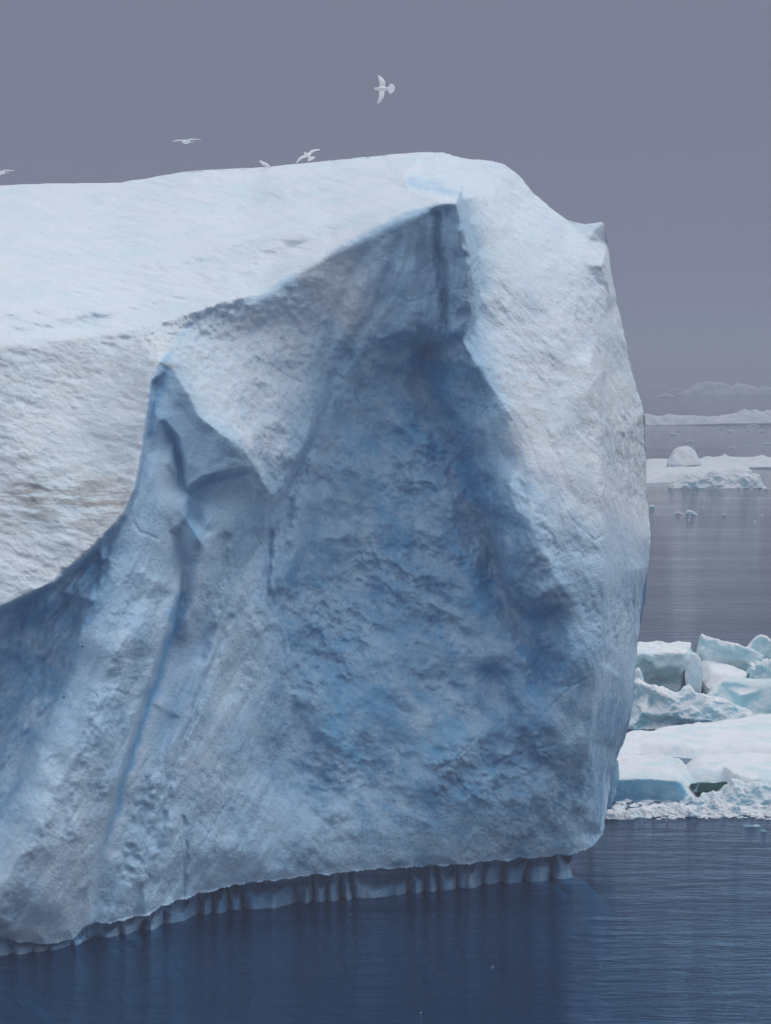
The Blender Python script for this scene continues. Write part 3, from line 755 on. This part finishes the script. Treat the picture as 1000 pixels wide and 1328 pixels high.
flatV = ALL.reshape(-1, 3) - berg_off; flatN = N.reshape(-1, 3)
for pid in range(8):
    f = gf[part == pid]
    if not len(f): continue
    used, inv = np.unique(f, return_inverse=True)
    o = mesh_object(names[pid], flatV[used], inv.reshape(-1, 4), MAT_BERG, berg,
                    attrs={'snow': full_snow.ravel()[used], 'clear': full_clear_shade.ravel()[used], 'dirt': full_dirt.ravel()[used]}, vnorm=flatN[used])
    o['label'] = plabel[pid]
# end walls
endL = list(range(nr)); 
mesh_object('broken_side', flatV[np.arange(nr) * ncol], [endL], MAT_BERG, berg, smooth=False, attrs={'snow': np.zeros(nr), 'clear': np.zeros(nr), 'dirt': np.zeros(nr)})
mesh_object('broken_side', flatV[np.arange(nr) * ncol + ncol - 1], [endL[::-1]], MAT_BERG, berg, smooth=False, attrs={'snow': np.zeros(nr), 'clear': np.zeros(nr), 'dirt': np.zeros(nr)})

# ------------------------------------------------------------------ upright blocks and low bergs
def block(name, top, bot, D0, thick, mat, pts=(), creases=(), lean=0.0, edge=0.5, rough=0.05, rs=1.5, parent=None, seed=0, step=1.0, foot=True, tb=0.6):
    """top / bot: outline polylines; D0 distance of the face; pts: measured (px, py, metres nearer(-)/farther(+))"""
    x0, x1 = top[0][0], top[-1][0]
    n = max(12, int((x1 - x0) / step))
    t = np.linspace(0, 1, n); u = 0.5 - 0.5 * np.cos(t * math.pi); u = 0.5 * u + 0.5 * t
    x = x0 + (x1 - x0) * u
    ty = interp(top, x); by = interp(bot, x)
    by = np.maximum(by, ty + 0.3)
    m = max(8, int((by - ty).max() / step))
    v = np.linspace(0, 1, m)
    px = np.repeat(x[None], m, 0); py = ty * (1 - v[:, None]) + by * v[:, None]
    if D0 < 200: edge *= 0.45
    sc = D0 / F
    mid = by.max()
    d = D0 + lean * (mid - py) * sc
    if len(pts) or len(creases):
        P0 = [(p[0], p[1], p[2]) for p in pts]
        C0 = [[tuple(q) for q in c] for c in creases]
        border = [(top[0][0] - 3, min(p[1] for p in top) - 3, tb), (top[-1][0] + 3, min(p[1] for p in top) - 3, tb), (top[0][0] - 3, max(p[1] for p in bot) + 3, 0.0), (top[-1][0] + 3, max(p[1] for p in bot) + 3, 0.0)]
        rr = Relief(x0 - 4, x1 + 4, min(p[1] for p in top) - 4, max(p[1] for p in bot) + 4, 0.5, C0, P0 + border, 1.0, 2.5, 4.0)
        d = d + rr.put(rr.A, px, py)
    ex = np.minimum(px - x0, x1 - px) * sc; ey = (py - ty) * sc
    e = np.clip(np.minimum(ex, ey) / edge, 0, 1)
    d = d + edge * (1 - np.sqrt(1 - (1 - e) ** 2))
    g = at(px, py, d)
    T = g[0]
    back = []
    for j in range(8, 0, -1):
        a = j / 8 * math.pi / 2
        p = T.copy(); p[:, 1] += thick * math.sin(a); p[:, 2] = T[:, 2] * math.cos(a) - 0.4 * (j / 8) if foot else T[:, 2] * (1 - j / 8) + g[-1][:, 2] * (j / 8); p[:, 0] -= 0.0 if foot else 0.6 * j / 8
        back.append(p)
    B = g[-1]
    ft = []
    sink = 0.25 * float((g[-1][:, 2].mean() * 0 + (T[:, 2] - B[:, 2]).max())); sink = min(0.5, max(0.02, sink))
    for j in range(1, 5):
        p = B.copy(); p[:, 2] = B[:, 2] - (B[:, 2] + sink) * j / 4 if foot else B[:, 2]; p[:, 1] += 0.25 * j if foot else thick * j / 4
        ft.append(p)
    A = np.concatenate([np.array(back), g, np.array(ft)], 0)
    Nn = normals_of(A)
    if Nn[8:8 + m, :, 1].mean() > 0: Nn = -Nn
    s = rough
    A = A + Nn * (s * fbm(A * rs + seed, 4, gain=0.55) - s * 1.2 * (scallop(A * rs * 0.8 + seed + 3, 3) - 0.4))[..., None]
    nr_, nc_ = A.shape[:2]
    V2 = A.reshape(-1, 3)
    off = np.array([V2[:, 0].mean(), V2[:, 1].mean(), 0.0])
    faces = [tuple(q) for q in grid_faces(nr_, nc_)]
    faces.append(tuple(range(0, nr_ * nc_, nc_))); faces.append(tuple(range(nc_ - 1, nr_ * nc_, nc_))[::-1])
    o = mesh_object(name, V2 - off, faces, mat)
    o.location = off
    return o

def floe(name, near, far, h, mat, zfar=None, edge=0.5, rough=0.06, rs=0.8, seed=0, sink=0.5, nx=160, ny=90, hump=0.0):
    """flat floe: near = shore line at the water (px, py), far = far edge seen at height h"""
    x0 = min(near[0][0], far[0][0]); x1 = near[-1][0]
    x = np.linspace(x0, x1, nx)
    ny_ = interp(near, x); fy = interp(far, x)
    hN = h; hF = zfar if zfar is not None else h
    Dn = ground_D(ny_, 0.0); Df = ground_D(fy, hF)
    Df = np.maximum(Df, Dn + 0.3)
    v = np.linspace(0, 1, ny) ** 1.25
    DD = Dn * (1 - v[:, None]) + Df * v[:, None]
    Xw = (x[None] - 500) / F * DD * 1.0
    span = DD - Dn
    wall = sstep(0, 1, np.clip(span / edge, 0, 1)) ** 0.6
    endx = np.minimum(x - x0, x1 - x)[None] / F * DD
    wall = wall * sstep(0, 1, np.clip(endx / (edge * 1.5) + 0.02, 0, 1)) ** 0.6
    H = (hN * (1 - v[:, None]) + hF * v[:, None])
    P = np.stack([Xw, DD, 0 * DD + seed], -1)
    H = H + rough * 2.0 * fbm(P * 0.25, 3) + rough * fbm(P * rs, 4, gain=0.55) + hump * np.maximum(0, fbm(P * 0.18 + 4, 2))
    Z = H * wall
    A = np.stack([Xw, DD + (0.10 * perlin(P * 3)) * (1 - wall), Z], -1)
    low = A[:1].copy(); low[..., 2] = -sink; low[..., 1] += 0.25
    bkr = A[-1:].copy(); bkr[..., 2] = -sink; bkr[..., 1] += 0.3
    A = np.concatenate([low, A, bkr], 0)
    nr_, nc_ = A.shape[:2]
    V2 = A.reshape(-1, 3)
    off = np.array([V2[:, 0].mean(), V2[:, 1].mean(), 0.0])
    faces = [tuple(q)[::-1] for q in grid_faces(nr_, nc_)]
    faces.append(tuple(range(0, nr_ * nc_, nc_))[::-1]); faces.append(tuple(range(nc_ - 1, nr_ * nc_, nc_)))
    o = mesh_object(name, V2 - off, faces, mat)
    o.location = off
    return o

# spur of blue ice behind the berg's right foot
b = block('ice_spur', [(776, 1040), (788, 1005), (796, 990), (802, 985), (803, 992)], [(776, 1062), (784, 1056), (796, 1038), (802, 1020), (803, 1000)], 108.5, 3.0, MAT_BLUE, edge=0.6, rough=0.05, foot=False)
b.parent = berg; b.location = Vector(b.location) - Vector(berg.location)
b['label'] = 'blue spur of ice behind the right foot'

# pressure-ridge blocks on the pack behind, right
G_BL = 'ice blocks piled on the floe behind the iceberg'
tag(block('ice_block', [(800, 836), (822, 835), (850, 833), (893, 832), (896, 834), (899, 844), (901, 846)], [(800, 900), (838, 884), (850, 882), (862, 890), (880, 896), (890, 880), (901, 862)], 148, 4.0, MAT_TEAL,
          tb=1.9, pts=[(830, 839, 1.3), (860, 838, 1.3), (885, 837, 1.3), (830, 846, 0), (860, 845, 0), (888, 846, 0), (850, 865, 0.1), (850, 884, 1.2), (870, 888, 1.3), (880, 884, 1.0), (880, 865, 0.2)], edge=0.25, rough=0.07), 'flat-topped teal ice block with a hollow underneath, nearest the iceberg', 'ice block', G_BL)
tag(block('ice_block', [(888, 866), (892, 852), (898, 846), (903, 848), (908, 854), (911, 868)], [(888, 874), (894, 876), (900, 872), (911, 878)], 147, 2.0, MAT_SNOW, edge=0.5, rough=0.08, seed=3), 'small rounded white ice block wedged between the flat-topped block and the tall tilted slab', 'ice block', G_BL)
tag(block('ice_slab', [(905, 850), (907, 838), (910, 821), (920, 824), (945, 832), (968, 840), (980, 846), (990, 850)], [(905, 882), (912, 895), (940, 892), (970, 890), (990, 885)], 150, 2.5, MAT_TEAL,
          pts=[(915, 830, 0), (950, 845, 0), (930, 850, 0.1), (970, 860, 0.3), (968, 868, 1.2), (940, 860, 0.4)], edge=0.2, rough=0.07, seed=5), 'tall tilted pale ice slab with a pointed left corner against the grey sea', 'ice slab', G_BL)
tag(block('ice_slab', [(908, 852), (920, 854), (945, 862), (962, 869), (985, 881), (992, 884)], [(908, 880), (918, 892), (924, 896), (950, 893), (980, 890), (992, 886)], 147.6, 1.6, MAT_SNOW,
          tb=2.0, pts=[(925, 870, 0), (950, 875, 0.3), (920, 860, 1.2), (950, 866, 1.3)], lean=0.7, edge=0.15, rough=0.03, seed=6), 'smooth white wedge leaning in front of the tall tilted slab', 'ice slab', G_BL)
tag(block('ice_slab', [(966, 842), (972, 838), (978, 830), (986, 822), (992, 825), (1004, 832), (1030, 842), (1060, 850)], [(966, 872), (980, 885), (1004, 880), (1060, 880)], 151, 3.0, MAT_TEAL, edge=0.3, rough=0.07, seed=7), 'pointed ice slab cut by the right edge of the frame', 'ice slab', G_BL)
tag(block('ice_block', [(971, 872), (974, 860), (984, 857), (996, 858), (1010, 852), (1040, 856), (1050, 870)], [(971, 878), (984, 880), (1000, 884), (1050, 884)], 147.2, 2.0, MAT_TEAL, edge=0.6, rough=0.16, rs=2.2, seed=8), 'lumpy ice block below the pointed slab at the right edge', 'ice block', G_BL)
tag(block('ice_block', [(915, 904), (925, 890), (940, 882), (960, 880), (985, 881), (1010, 880), (1060, 890)], [(915, 922), (940, 930), (1000, 934), (1060, 934)], 146, 3.0, MAT_TEAL,
          pts=[(940, 890, 0.8), (960, 900, 0), (990, 895, 0.4), (960, 920, 0.3), (1000, 915, 0.2)], edge=0.8, rough=0.05, rs=0.8, seed=9), 'broad rounded teal ice mound at the right edge under the white wedge', 'ice block', G_BL)
tag(block('ice_block', [(815, 888), (818, 872), (828, 866), (832, 878), (834, 884)], [(815, 900), (822, 902), (834, 900)], 145, 1.5, MAT_SNOW, edge=0.4, rough=0.08, seed=10), 'small white ice lump peeking out beside the iceberg edge', 'ice block', G_BL)
tag(block('ice_ridge', [(810, 880), (828, 879), (845, 889), (862, 893), (880, 896), (894, 884), (902, 896), (925, 903), (940, 905), (960, 915), (976, 924), (990, 930)], [(810, 947), (850, 946), (900, 942), (940, 940), (990, 938)], 143.5, 2.5, MAT_FLOE,
          pts=[(840, 900, 0.6), (840, 910, 0.2), (870, 908, 0.0), (845, 914, 1.0), (822, 914, 1.0), (835, 924, 0.0), (860, 928, 0.1), (856, 938, 0.7), (864, 940, 0.6), (890, 920, 0.0), (920, 920, 0.1), (940, 925, 0.1), (880, 935, 0), (920, 935, -0.1)], lean=0.35, edge=0.4, rough=0.12, rs=1.6, seed=11), 'jumbled white and blue ice ridge in front of the piled blocks', 'ice ridge')

# floes of the pack
tag(floe('ice_floe', [(780, 985), (830, 978), (900, 984), (1000, 986), (1160, 988)], [(780, 950), (830, 945), (900, 937), (960, 931), (1000, 929), (1160, 928)], 0.35, MAT_SNOW, zfar=0.58, edge=1.0, rough=0.07, hump=0.12, seed=2), 'wide white snow floe directly below the jumbled ice ridge', 'ice floe')
tag(floe('ice_floe', [(880, 1022), (905, 1022), (940, 1020), (960, 1028), (1000, 1035), (1160, 1040)], [(880, 980), (905, 977), (1000, 976), (1160, 975)], 0.55, MAT_SNOW, edge=0.6, rough=0.07, seed=4), 'snow-covered floe with a green shadowed gap under its front edge', 'ice floe')
tag(block('ice_shelf', [(770, 980), (800, 977), (840, 978), (880, 984), (886, 988), (892, 1000), (900, 1012), (908, 1024)], [(770, 1048), (800, 1046), (850, 1043), (880, 1040), (900, 1036), (908, 1034)], 120.5, 4.0, MAT_BLUE,
          tb=4.6, pts=[(800, 985, 3.4), (840, 984, 3.5), (870, 986, 3.2), (800, 1003, 0.9), (840, 1000, 0.9), (875, 1003, 0.9), (800, 1010, 0.15), (840, 1008, 0.15), (880, 1012, 0.2), (800, 1040, 0.5), (850, 1038, 0.5)], edge=0.15, rough=0.05, rs=0.9, seed=12), 'smooth ice shelf with a bright blue undercut front, beside the iceberg', 'ice shelf')
tag(block('ice_ridge', [(898, 1034), (915, 1029), (935, 1026), (944, 1016), (952, 1011), (965, 1016), (985, 1014), (1000, 1012), (1030, 1008), (1100, 1016)], [(895, 1040), (930, 1046), (960, 1048), (1000, 1050), (1100, 1052)], 119.2, 2.0, MAT_FLOE, edge=0.5, rough=0.16, rs=1.8, lean=0.8, seed=13), 'low crumbled ice ridge right of the green gap', 'ice ridge')
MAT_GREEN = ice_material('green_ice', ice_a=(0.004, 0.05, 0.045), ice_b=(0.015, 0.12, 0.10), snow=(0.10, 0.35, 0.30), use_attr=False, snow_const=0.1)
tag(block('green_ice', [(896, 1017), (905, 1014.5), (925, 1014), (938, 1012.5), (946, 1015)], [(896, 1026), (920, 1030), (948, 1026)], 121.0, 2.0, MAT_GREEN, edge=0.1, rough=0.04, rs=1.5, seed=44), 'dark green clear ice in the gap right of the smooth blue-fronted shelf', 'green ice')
G_BR = 'brash ice lumps along the front of the pack'
random.seed(5)
brash = [(785, 822, 1047, 1063, 'long low brash ice lump nearest the iceberg foot'), (812, 852, 1045, 1060, 'brash ice lump with a small peak left of the flat cake'), (884, 906, 1031, 1043, 'small flat white ice cake in front of the blue shelf'),
         (848, 905, 1040, 1059, 'rounded brash mound below the flat white cake'), (900, 962, 1038, 1058, 'broad pale brash mound under the green gap'), (955, 1010, 1040, 1056, 'pale brash mound at the right edge of the frame')]
for i, (xa, xb, ya, yb, lab) in enumerate(brash):
    w = xb - xa
    top = [(xa, yb - 1.5)] + [(xa + w * f, ya + (yb - ya) * (0.55 * abs(2 * f - 0.95) ** 1.5) + random.uniform(-1, 1.5)) for f in (0.12, 0.28, 0.45, 0.62, 0.8, 0.92)] + [(xb, yb - 1.5)]
    bot = [(xa, yb), (xa + w * .5, yb + 0.8), (xb, yb)]
    tag(block('brash_ice', top, bot, float(ground_D(yb, 0.02)), 1.2, MAT_SNOW if i == 2 else MAT_FLOE, edge=0.25, rough=0.07, rs=2.6, lean=0.8, seed=20 + i, step=0.7), lab, 'brash ice', G_BR)

# loose rubble between the lumps: uncountable crumbs in one object
def crumbs(name, spots, mat):
    V, Fc = [], []
    rnd = random.Random(3)
    for (x, y, z, s) in spots:
        b0 = len(V)
        ph = (1 + 5 ** .5) / 2
        ico = [(-1, ph, 0), (1, ph, 0), (-1, -ph, 0), (1, -ph, 0), (0, -1, ph), (0, 1, ph), (0, -1, -ph), (0, 1, -ph), (ph, 0, -1), (ph, 0, 1), (-ph, 0, -1), (-ph, 0, 1)]
        fi = [(0, 11, 5), (0, 5, 1), (0, 1, 7), (0, 7, 10), (0, 10, 11), (1, 5, 9), (5, 11, 4), (11, 10, 2), (10, 7, 6), (7, 1, 8), (3, 9, 4), (3, 4, 2), (3, 2, 6), (3, 6, 8), (3, 8, 9), (4, 9, 5), (2, 4, 11), (6, 2, 10), (8, 6, 7), (9, 8, 1)]
        a, c = rnd.uniform(0.7, 1.6), rnd.uniform(0.3, 0.7)
        for q in ico:
            j = rnd.uniform(0.7, 1.15) * s * 0.5
            V.append((x + q[0] * j * a, y + q[1] * j, z + q[2] * j * c))
        Fc += [tuple(b0 + t for t in f) for f in fi]
    return mesh_object(name, V, Fc, mat, smooth=False)
sp = []
rnd = random.Random(8)
for i in range(520):
    px = rnd.uniform(782, 1080); py = rnd.triangular(1036, 1064, 1052) - (0.0 if px > 800 else 0)
    if px < 800 and py < 1048: continue
    d = float(ground_D(py)); sp.append(((px - 500) / F * d, d, 0.01, rnd.choice([0.06, 0.08, 0.1, 0.14, 0.2])))
for i in range(120):
    px = rnd.uniform(905, 1040); py = rnd.uniform(1020, 1040)
    d = float(ground_D(py, 0.1)); sp.append(((px - 500) / F * d, d, 0.05, rnd.choice([0.1, 0.16, 0.25])))
tag(crumbs('brash_rubble', sp, MAT_SNOW), 'fine crumbs of brash ice floating along the pack edge', 'ice rubble', kind='stuff')
sp = []
for i in range(46):
    px = rnd.uniform(835, 1000); py = 478 + rnd.random() * 200
    d = float(ground_D(py)); sp.append(((px - 500) / F * d, d, 0.0, rnd.uniform(0.05, 0.16)))
for i in range(2):
    px = rnd.uniform(200, 1000); py = rnd.uniform(1180, 1320); d = float(ground_D(py)); sp.append(((px - 500) / F * d, d, 0.0, 0.025))
tag(crumbs('drifting_crumbs', sp, MAT_SNOW), 'tiny crumbs of ice scattered over the open water', 'ice rubble', kind='stuff')

# mid-distance floe with a dome
tag(floe('ice_floe', [(815, 627), (850, 627), (880, 625), (900, 623), (940, 620), (970, 617), (982, 614), (988, 610)], [(815, 595), (870, 594), (905, 594), (945, 597), (965, 601), (980, 606), (988, 608)], 1.0, MAT_SNOW, edge=2.5, rough=0.10, rs=0.2, seed=6, nx=220), 'low snow-covered floe with a rounded white dome on it', 'ice floe')
tag(block('ice_floe', [(905, 600), (912, 593), (918, 590.5), (925, 592), (936, 591), (940, 589.5), (946, 592), (965, 593), (982, 592), (990, 589.5), (998, 592), (1030, 593), (1080, 592)], [(905, 603), (940, 605), (965, 606.5), (1000, 606), (1080, 606)], 498, 9, MAT_SNOW, edge=0.8, rough=0.12, rs=0.4, lean=3.5, step=0.5, seed=14), 'thin snowy floe with tiny peaks just behind the domed floe', 'ice floe')
tag(block('snow_dome', [(867, 598), (871, 590), (875, 583.5), (881, 580), (891, 578.5), (897, 580), (901, 585), (904, 592), (909, 598)], [(867, 602), (890, 604), (909, 602)], 468, 5.0, MAT_SNOW, edge=1.0, rough=0.16, rs=0.5, lean=0.9, step=0.5), 'rounded white ice dome standing on the low floe', 'ice dome')
tag(block('ice_hummock', [(870, 633), (880, 626), (890, 619), (905, 615), (925, 613), (945, 614), (960, 615), (975, 614), (985, 616), (990, 624), (994, 632)], [(870, 633.5), (930, 635), (994, 633)], 418, 8, MAT_TEAL, edge=0.9, rough=0.35, rs=0.55, lean=0.5, step=0.5, seed=4), 'crumbled blue-white ice hummock along the front of the low domed floe', 'ice hummock')
# farther floes
tag(block('long_floe', [(810, 541), (840, 536), (850, 539), (870, 537.5), (875, 538.5), (900, 539.5), (935, 540.5), (955, 535), (964, 530.5), (972, 534), (981, 530.5), (990, 534), (1000, 532), (1030, 536), (1080, 538)], [(810, 551), (850, 551.5), (890, 551), (935, 549.5), (1000, 549), (1080, 549)], 830, 22, MAT_FLOE, edge=1.2, rough=0.35, rs=0.25, lean=1.2, step=0.5, seed=5), 'long low floe with small snowy peaks at its right end', 'ice floe')
tag(block('hazy_berg', [(886, 511), (895, 505), (903, 498), (915, 496), (928, 497.5), (935, 495), (945, 498), (950, 502), (958, 497), (968, 499), (980, 501), (1000, 503), (1040, 503), (1060, 508)], [(886, 513), (930, 513.5), (960, 512.5), (1060, 512)], 1520, 30, MAT_TEAL, edge=1.5, rough=0.8, rs=0.12, lean=0.5, step=0.5, seed=6), 'hazy pale iceberg with a ragged top farthest from the camera', 'iceberg')
for (xa, xb, ya, yb, lab) in ((868, 890, 502.5, 508, 'small hazy rounded berg left of the ragged far iceberg'), (852, 876, 510, 514.5, 'thin hazy floe below and left of the small rounded berg'), (820, 850, 488.5, 491, 'faintest ice floe near the horizon beside the iceberg'),
                              (822, 866, 497, 499.5, 'second faint floe under the faintest one'), (996, 1020, 487, 493, 'faint hazy berg at the right edge near the horizon')):
    w = xb - xa; d = float(ground_D(yb + 1.0))
    tag(block('distant_ice', [(xa, yb - 0.3), (xa + .25 * w, ya + .3 * (yb - ya)), (xa + .45 * w, ya), (xa + .7 * w, ya + .25 * (yb - ya)), (xb, yb - 0.3)], [(xa, yb), (xb, yb)], d, 15, MAT_FLOE, edge=1.0, rough=0.3, rs=0.2, step=0.4), lab, 'ice floe', 'small hazy floes near the horizon')
bits = [(896, 573, 12, 3.5, 'small ice piece alone in the water above the white dome'), (845, 659, 10, 6, 'small peaked ice piece beside the iceberg edge, below the domed floe'), (880, 667, 14, 5, 'left half of the pair of small ice pieces below the blue hummock'),
        (896, 668, 18, 8, 'right, higher peaked one of the pair of ice pieces below the blue hummock'), (940, 669, 8, 3.5, 'tiny ice piece right of the peaked pair'), (947, 560, 10, 3, 'small ice piece just below the far long floe, second from the left of its row'),
        (936, 556, 12, 2.5, 'thin ice piece under the far long floe, leftmost of its row'), (971, 559, 8, 3, 'tiny ice piece below the small snowy peaks of the far long floe'), (988, 560, 8, 3, 'rightmost tiny ice piece of the row under the far long floe'),
        (977, 552, 16, 2.5, 'thin flat ice piece touching the far long floe'), (874, 564, 12, 3.5, 'faint ice piece up and left of the piece above the dome'), (998, 576, 18, 2.5, 'flat ice piece at the right edge above the domed floe'),
        (950, 581, 9, 2.5, 'faint low ice piece just above the right part of the domed floe'), (968, 578.5, 8, 2.2, 'faintest ice piece left of the flat piece at the right edge'), (993, 635, 10, 4, 'small ice piece off the right tip of the blue hummock'),
        (977, 1073, 22, 2.6, 'dark flat slab of clear ice floating off the pack edge'), (991, 1079, 8, 2.6, 'tiny dark ice piece nearest the camera off the pack edge'), (735, 1149, 30, 1.6, 'thin awash ice shelf at the right end of the notch')]
for i, (x, y, w, h, lab) in enumerate(bits[:-1]):
    rnd = random.Random(100 + i)
    d = float(ground_D(y))
    top = [(x - w / 2, y - 0.3), (x - .25 * w, y - h * rnd.uniform(.35, .8)), (x - .02 * w, y - h * rnd.uniform(.6, 1)), (x + .2 * w, y - h * rnd.uniform(.3, .7)), (x + w / 2, y - 0.3)]
    tag(block('floating_ice', top, [(x - w / 2, y), (x + w / 2, y)], d, w * d / F * 0.6, MAT_BLUE if i in (15, 16) else MAT_FLOE, edge=min(0.3, h * d / F * 0.4), rough=0.02 * d / 200, rs=200 / d * 1.5, step=0.4, seed=i), lab, 'ice piece', 'small ice pieces adrift on the open water')

# small dark stones frozen into the buttress
for (x, y, lab) in ((107, 838, 'tiny dark stone frozen into the upper part of the smooth buttress'), (83, 904, 'tiny dark stone at the shaded left edge of the buttress'), (168, 1041, 'tiny dark stone on the knobbly blue strip beside the crack')):
    d = float(rel.put(D, np.array([x]), np.array([y]))[0]) - 0.02
    p = at(x, y, d)
    o = crumbs('stone', [(0, 0, 0, 0.035)], MAT_STONE); o.location = p
    tag(o, lab, 'stone')

# ------------------------------------------------------------------ gulls
def loft(bm, rings, cap=True):
    prev = None
    for r in rings:
        vs = [bm.verts.new(p) for p in r]
        if prev:
            n = len(vs)
            for i in range(n): bm.faces.new((prev[i], prev[(i + 1) % n], vs[(i + 1) % n], vs[i]))
        else:
            bm.faces.new(vs[::-1])
        prev = vs
    bm.faces.new(prev)
def ring(c, ax, bx, n=12):
    c = Vector(c)
    return [c + ax * math.cos(2 * math.pi * i / n) + bx * math.sin(2 * math.pi * i / n) for i in range(n)]
def gull(name, wing_l, wing_r, fan=0.55, body_pitch=0.0, folded=False, head_turn=0.0):
    """body along +X, wings along +-Y; wing stations: (x, y, z, chord)"""
    bm = bmesh.new()
    secs = [(-.20, 0, .016, .012), (-.15, 0, .035, .028), (-.08, 0, .055, .05), (0, 0, .066, .062), (.07, 0, .062, .06), (.12, .008, .046, .046), (.15, .018, .036, .038), (.185, .026, .036, .036), (.21, .024, .030, .030), (.228, .018, .014, .014)]
    loft(bm, [ring((x, 0, z), Vector((0, a, 0)), Vector((0, 0, b_))) for x, z, a, b_ in secs])
    # tail fan
    for k in range(2):
        pass
    outline = [(-.13, .02), (-.20, .02 + .05 * fan)]
    n = 9
    fanpts = [(-.13 - .21 * math.cos(a), .20 * math.sin(a)) for a in np.linspace(fan, -fan, n)]
    loop = [(-.12, .022)] + fanpts + [(-.12, -.022)]
    top = [bm.verts.new((x, y, .006)) for x, y in loop]; bot = [bm.verts.new((x, y, -.006)) for x, y in loop]
    bm.faces.new(top); bm.faces.new(bot[::-1])
    for i in range(len(loop)):
        j = (i + 1) % len(loop); bm.faces.new((top[j], top[i], bot[i], bot[j]))
    for st in (wing_l, wing_r):
        rings = []
        for i, (x, y, z, ch) in enumerate(st):
            th = max(.0065, .020 * ch / .13)
            ch = ch * 1.25; a = Vector((ch / 2, 0, 0)); b_ = Vector((0, 0, th))
            if i in (0,): b_ = b_ * 1.4
            rings.append(ring((x, y, z), a, b_, 10))
        loft(bm, rings)
    bmesh.ops.recalc_face_normals(bm, faces=bm.faces)
    me = bpy.data.meshes.new(name); bm.to_mesh(me); bm.free()
    tmp = bpy.data.objects.new('tmp', me); COL.objects.link(tmp)
    md = tmp.modifiers.new('r', 'REMESH'); md.mode = 'VOXEL'; md.voxel_size = 0.0075; md.use_smooth_shade = True
    sm = tmp.modifiers.new('s', 'SMOOTH'); sm.iterations = 2; sm.factor = 0.4
    dg = bpy.context.evaluated_depsgraph_get()
    me2 = bpy.data.meshes.new_from_object(tmp.evaluated_get(dg))
    bpy.data.objects.remove(tmp)
    me2.name = name; me2.materials.clear(); me2.materials.append(MAT_FEATHER)
    root = empty(name)
    o = bpy.data.objects.new('body', me2); COL.objects.link(o); o.parent = root
    for p in me2.polygons: p.use_smooth = True
    bm = bmesh.new()
    loft(bm, [ring((.222, 0, .016), Vector((0, .012, 0)), Vector((0, 0, .012)), 8), ring((.245, 0, .014), Vector((0, .009, 0)), Vector((0, 0, .010)), 8), ring((.268, 0, .008), Vector((0, .003, 0)), Vector((0, 0, .004)), 8)])
    me = bpy.data.meshes.new('bill'); bm.to_mesh(me); bm.free(); me.materials.append(MAT_BILL)
    o = bpy.data.objects.new('bill', me); COL.objects.link(o); o.parent = root
    for s in (-1, 1):
        bm = bmesh.new(); bmesh.ops.create_icosphere(bm, subdivisions=1, radius=.006)
        me = bpy.data.meshes.new('eye'); bm.to_mesh(me); bm.free(); me.materials.append(MAT_BILL)
        o = bpy.data.objects.new('eye', me); COL.objects.link(o); o.parent = root; o.location = (.200, s * .029, .034)
    return root, me2
def wing(s, pts):
    return [(x, s * y, z, c) for x, y, z, c in pts]
def orient(o, px, py, Dd, fwd, up, scale=1.0):
    f = Vector(fwd).normalized(); u = Vector(up); l = u.cross(f).normalized(); u = f.cross(l)
    Mx = Matrix((f, l, u)).transposed().to_4x4()
    Mx = Matrix.Translation(Vector(at(px, py, Dd))) @ Mx @ Matrix.Scale(scale, 4)
    o.matrix_world = Mx
G_GU = 'white gulls flying over the iceberg'
W1 = [(.02, .03, .01, .14), (.035, .12, .02, .14), (.05, .22, .03, .125), (.03, .33, .02, .10), (-.01, .43, .00, .065), (-.04, .49, -.01, .02)]
g1, _ = gull('gull', wing(1, [(.01, .03, 0, .13), (.01, .12, .02, .12), (.0, .24, .03, .12), (.03, .34, .02, .11), (.07, .42, .0, .085), (.09, .46, -.01, .03)]),
             wing(-1, [(.01, .03, 0, .13), (.0, .12, .02, .13), (.01, .22, .03, .13), (.05, .32, .02, .11), (.10, .41, .0, .07), (.145, .48, -.01, .015)]), fan=1.15)
orient(g1, 496, 115.5, 108, (-1, 0.15, -0.03), (0.15, -1, 0.62), 1.06)
tag(g1, 'white gull banking high in the grey sky with wings spread upright', 'gull', G_GU)
g2, _ = gull('gull', wing(1, W1), wing(-1, W1), fan=0.95)
orient(g2, 399, 202, 108, (-0.5, 0.75, 0.43), (-0.25, -0.62, 0.74), 0.84)
g2.rotation_mode = 'QUATERNION'
tag(g2, 'white gull tilting just above the snowy crest with its tail fanned', 'gull', G_GU)
W3 = [(.02, .03, .02, .13), (.03, .12, .05, .13), (.04, .22, .06, .12), (.02, .33, .055, .09), (-.02, .43, .045, .06), (-.06, .50, .04, .02)]
g3, _ = gull('gull', wing(1, W3), wing(-1, W3), fan=0.35)
orient(g3, 241, 184, 112, (-0.5, -0.85, -0.03), (0.02, 0.10, 1), 1.0)
tag(g3, 'white gull gliding level over the left of the plateau', 'gull', G_GU)
g4, _ = gull('gull', wing(1, W3), wing(-1, W3), fan=0.35)
orient(g4, 1, 224, 112, (-0.55, -0.8, -0.05), (0.03, 0.08, 1), 0.95)
tag(g4, 'white gull half cut off by the left edge of the frame', 'gull', G_GU)
WF = [(.07, .045, .01, .08), (.02, .058, .012, .13), (-.06, .052, .01, .14), (-.14, .03, .006, .10), (-.22, .012, .0, .04)]
g5, _ = gull('gull', wing(1, WF), wing(-1, WF), fan=0.12)
yb = float(interp(SILT, 343))
orient(g5, 344, yb - 3.5, 117.4, (-1, -0.15, 0.45), (0.3, 0, 1), 0.95)
tag(g5, 'white gull resting on the snowy crest with folded wings', 'gull')
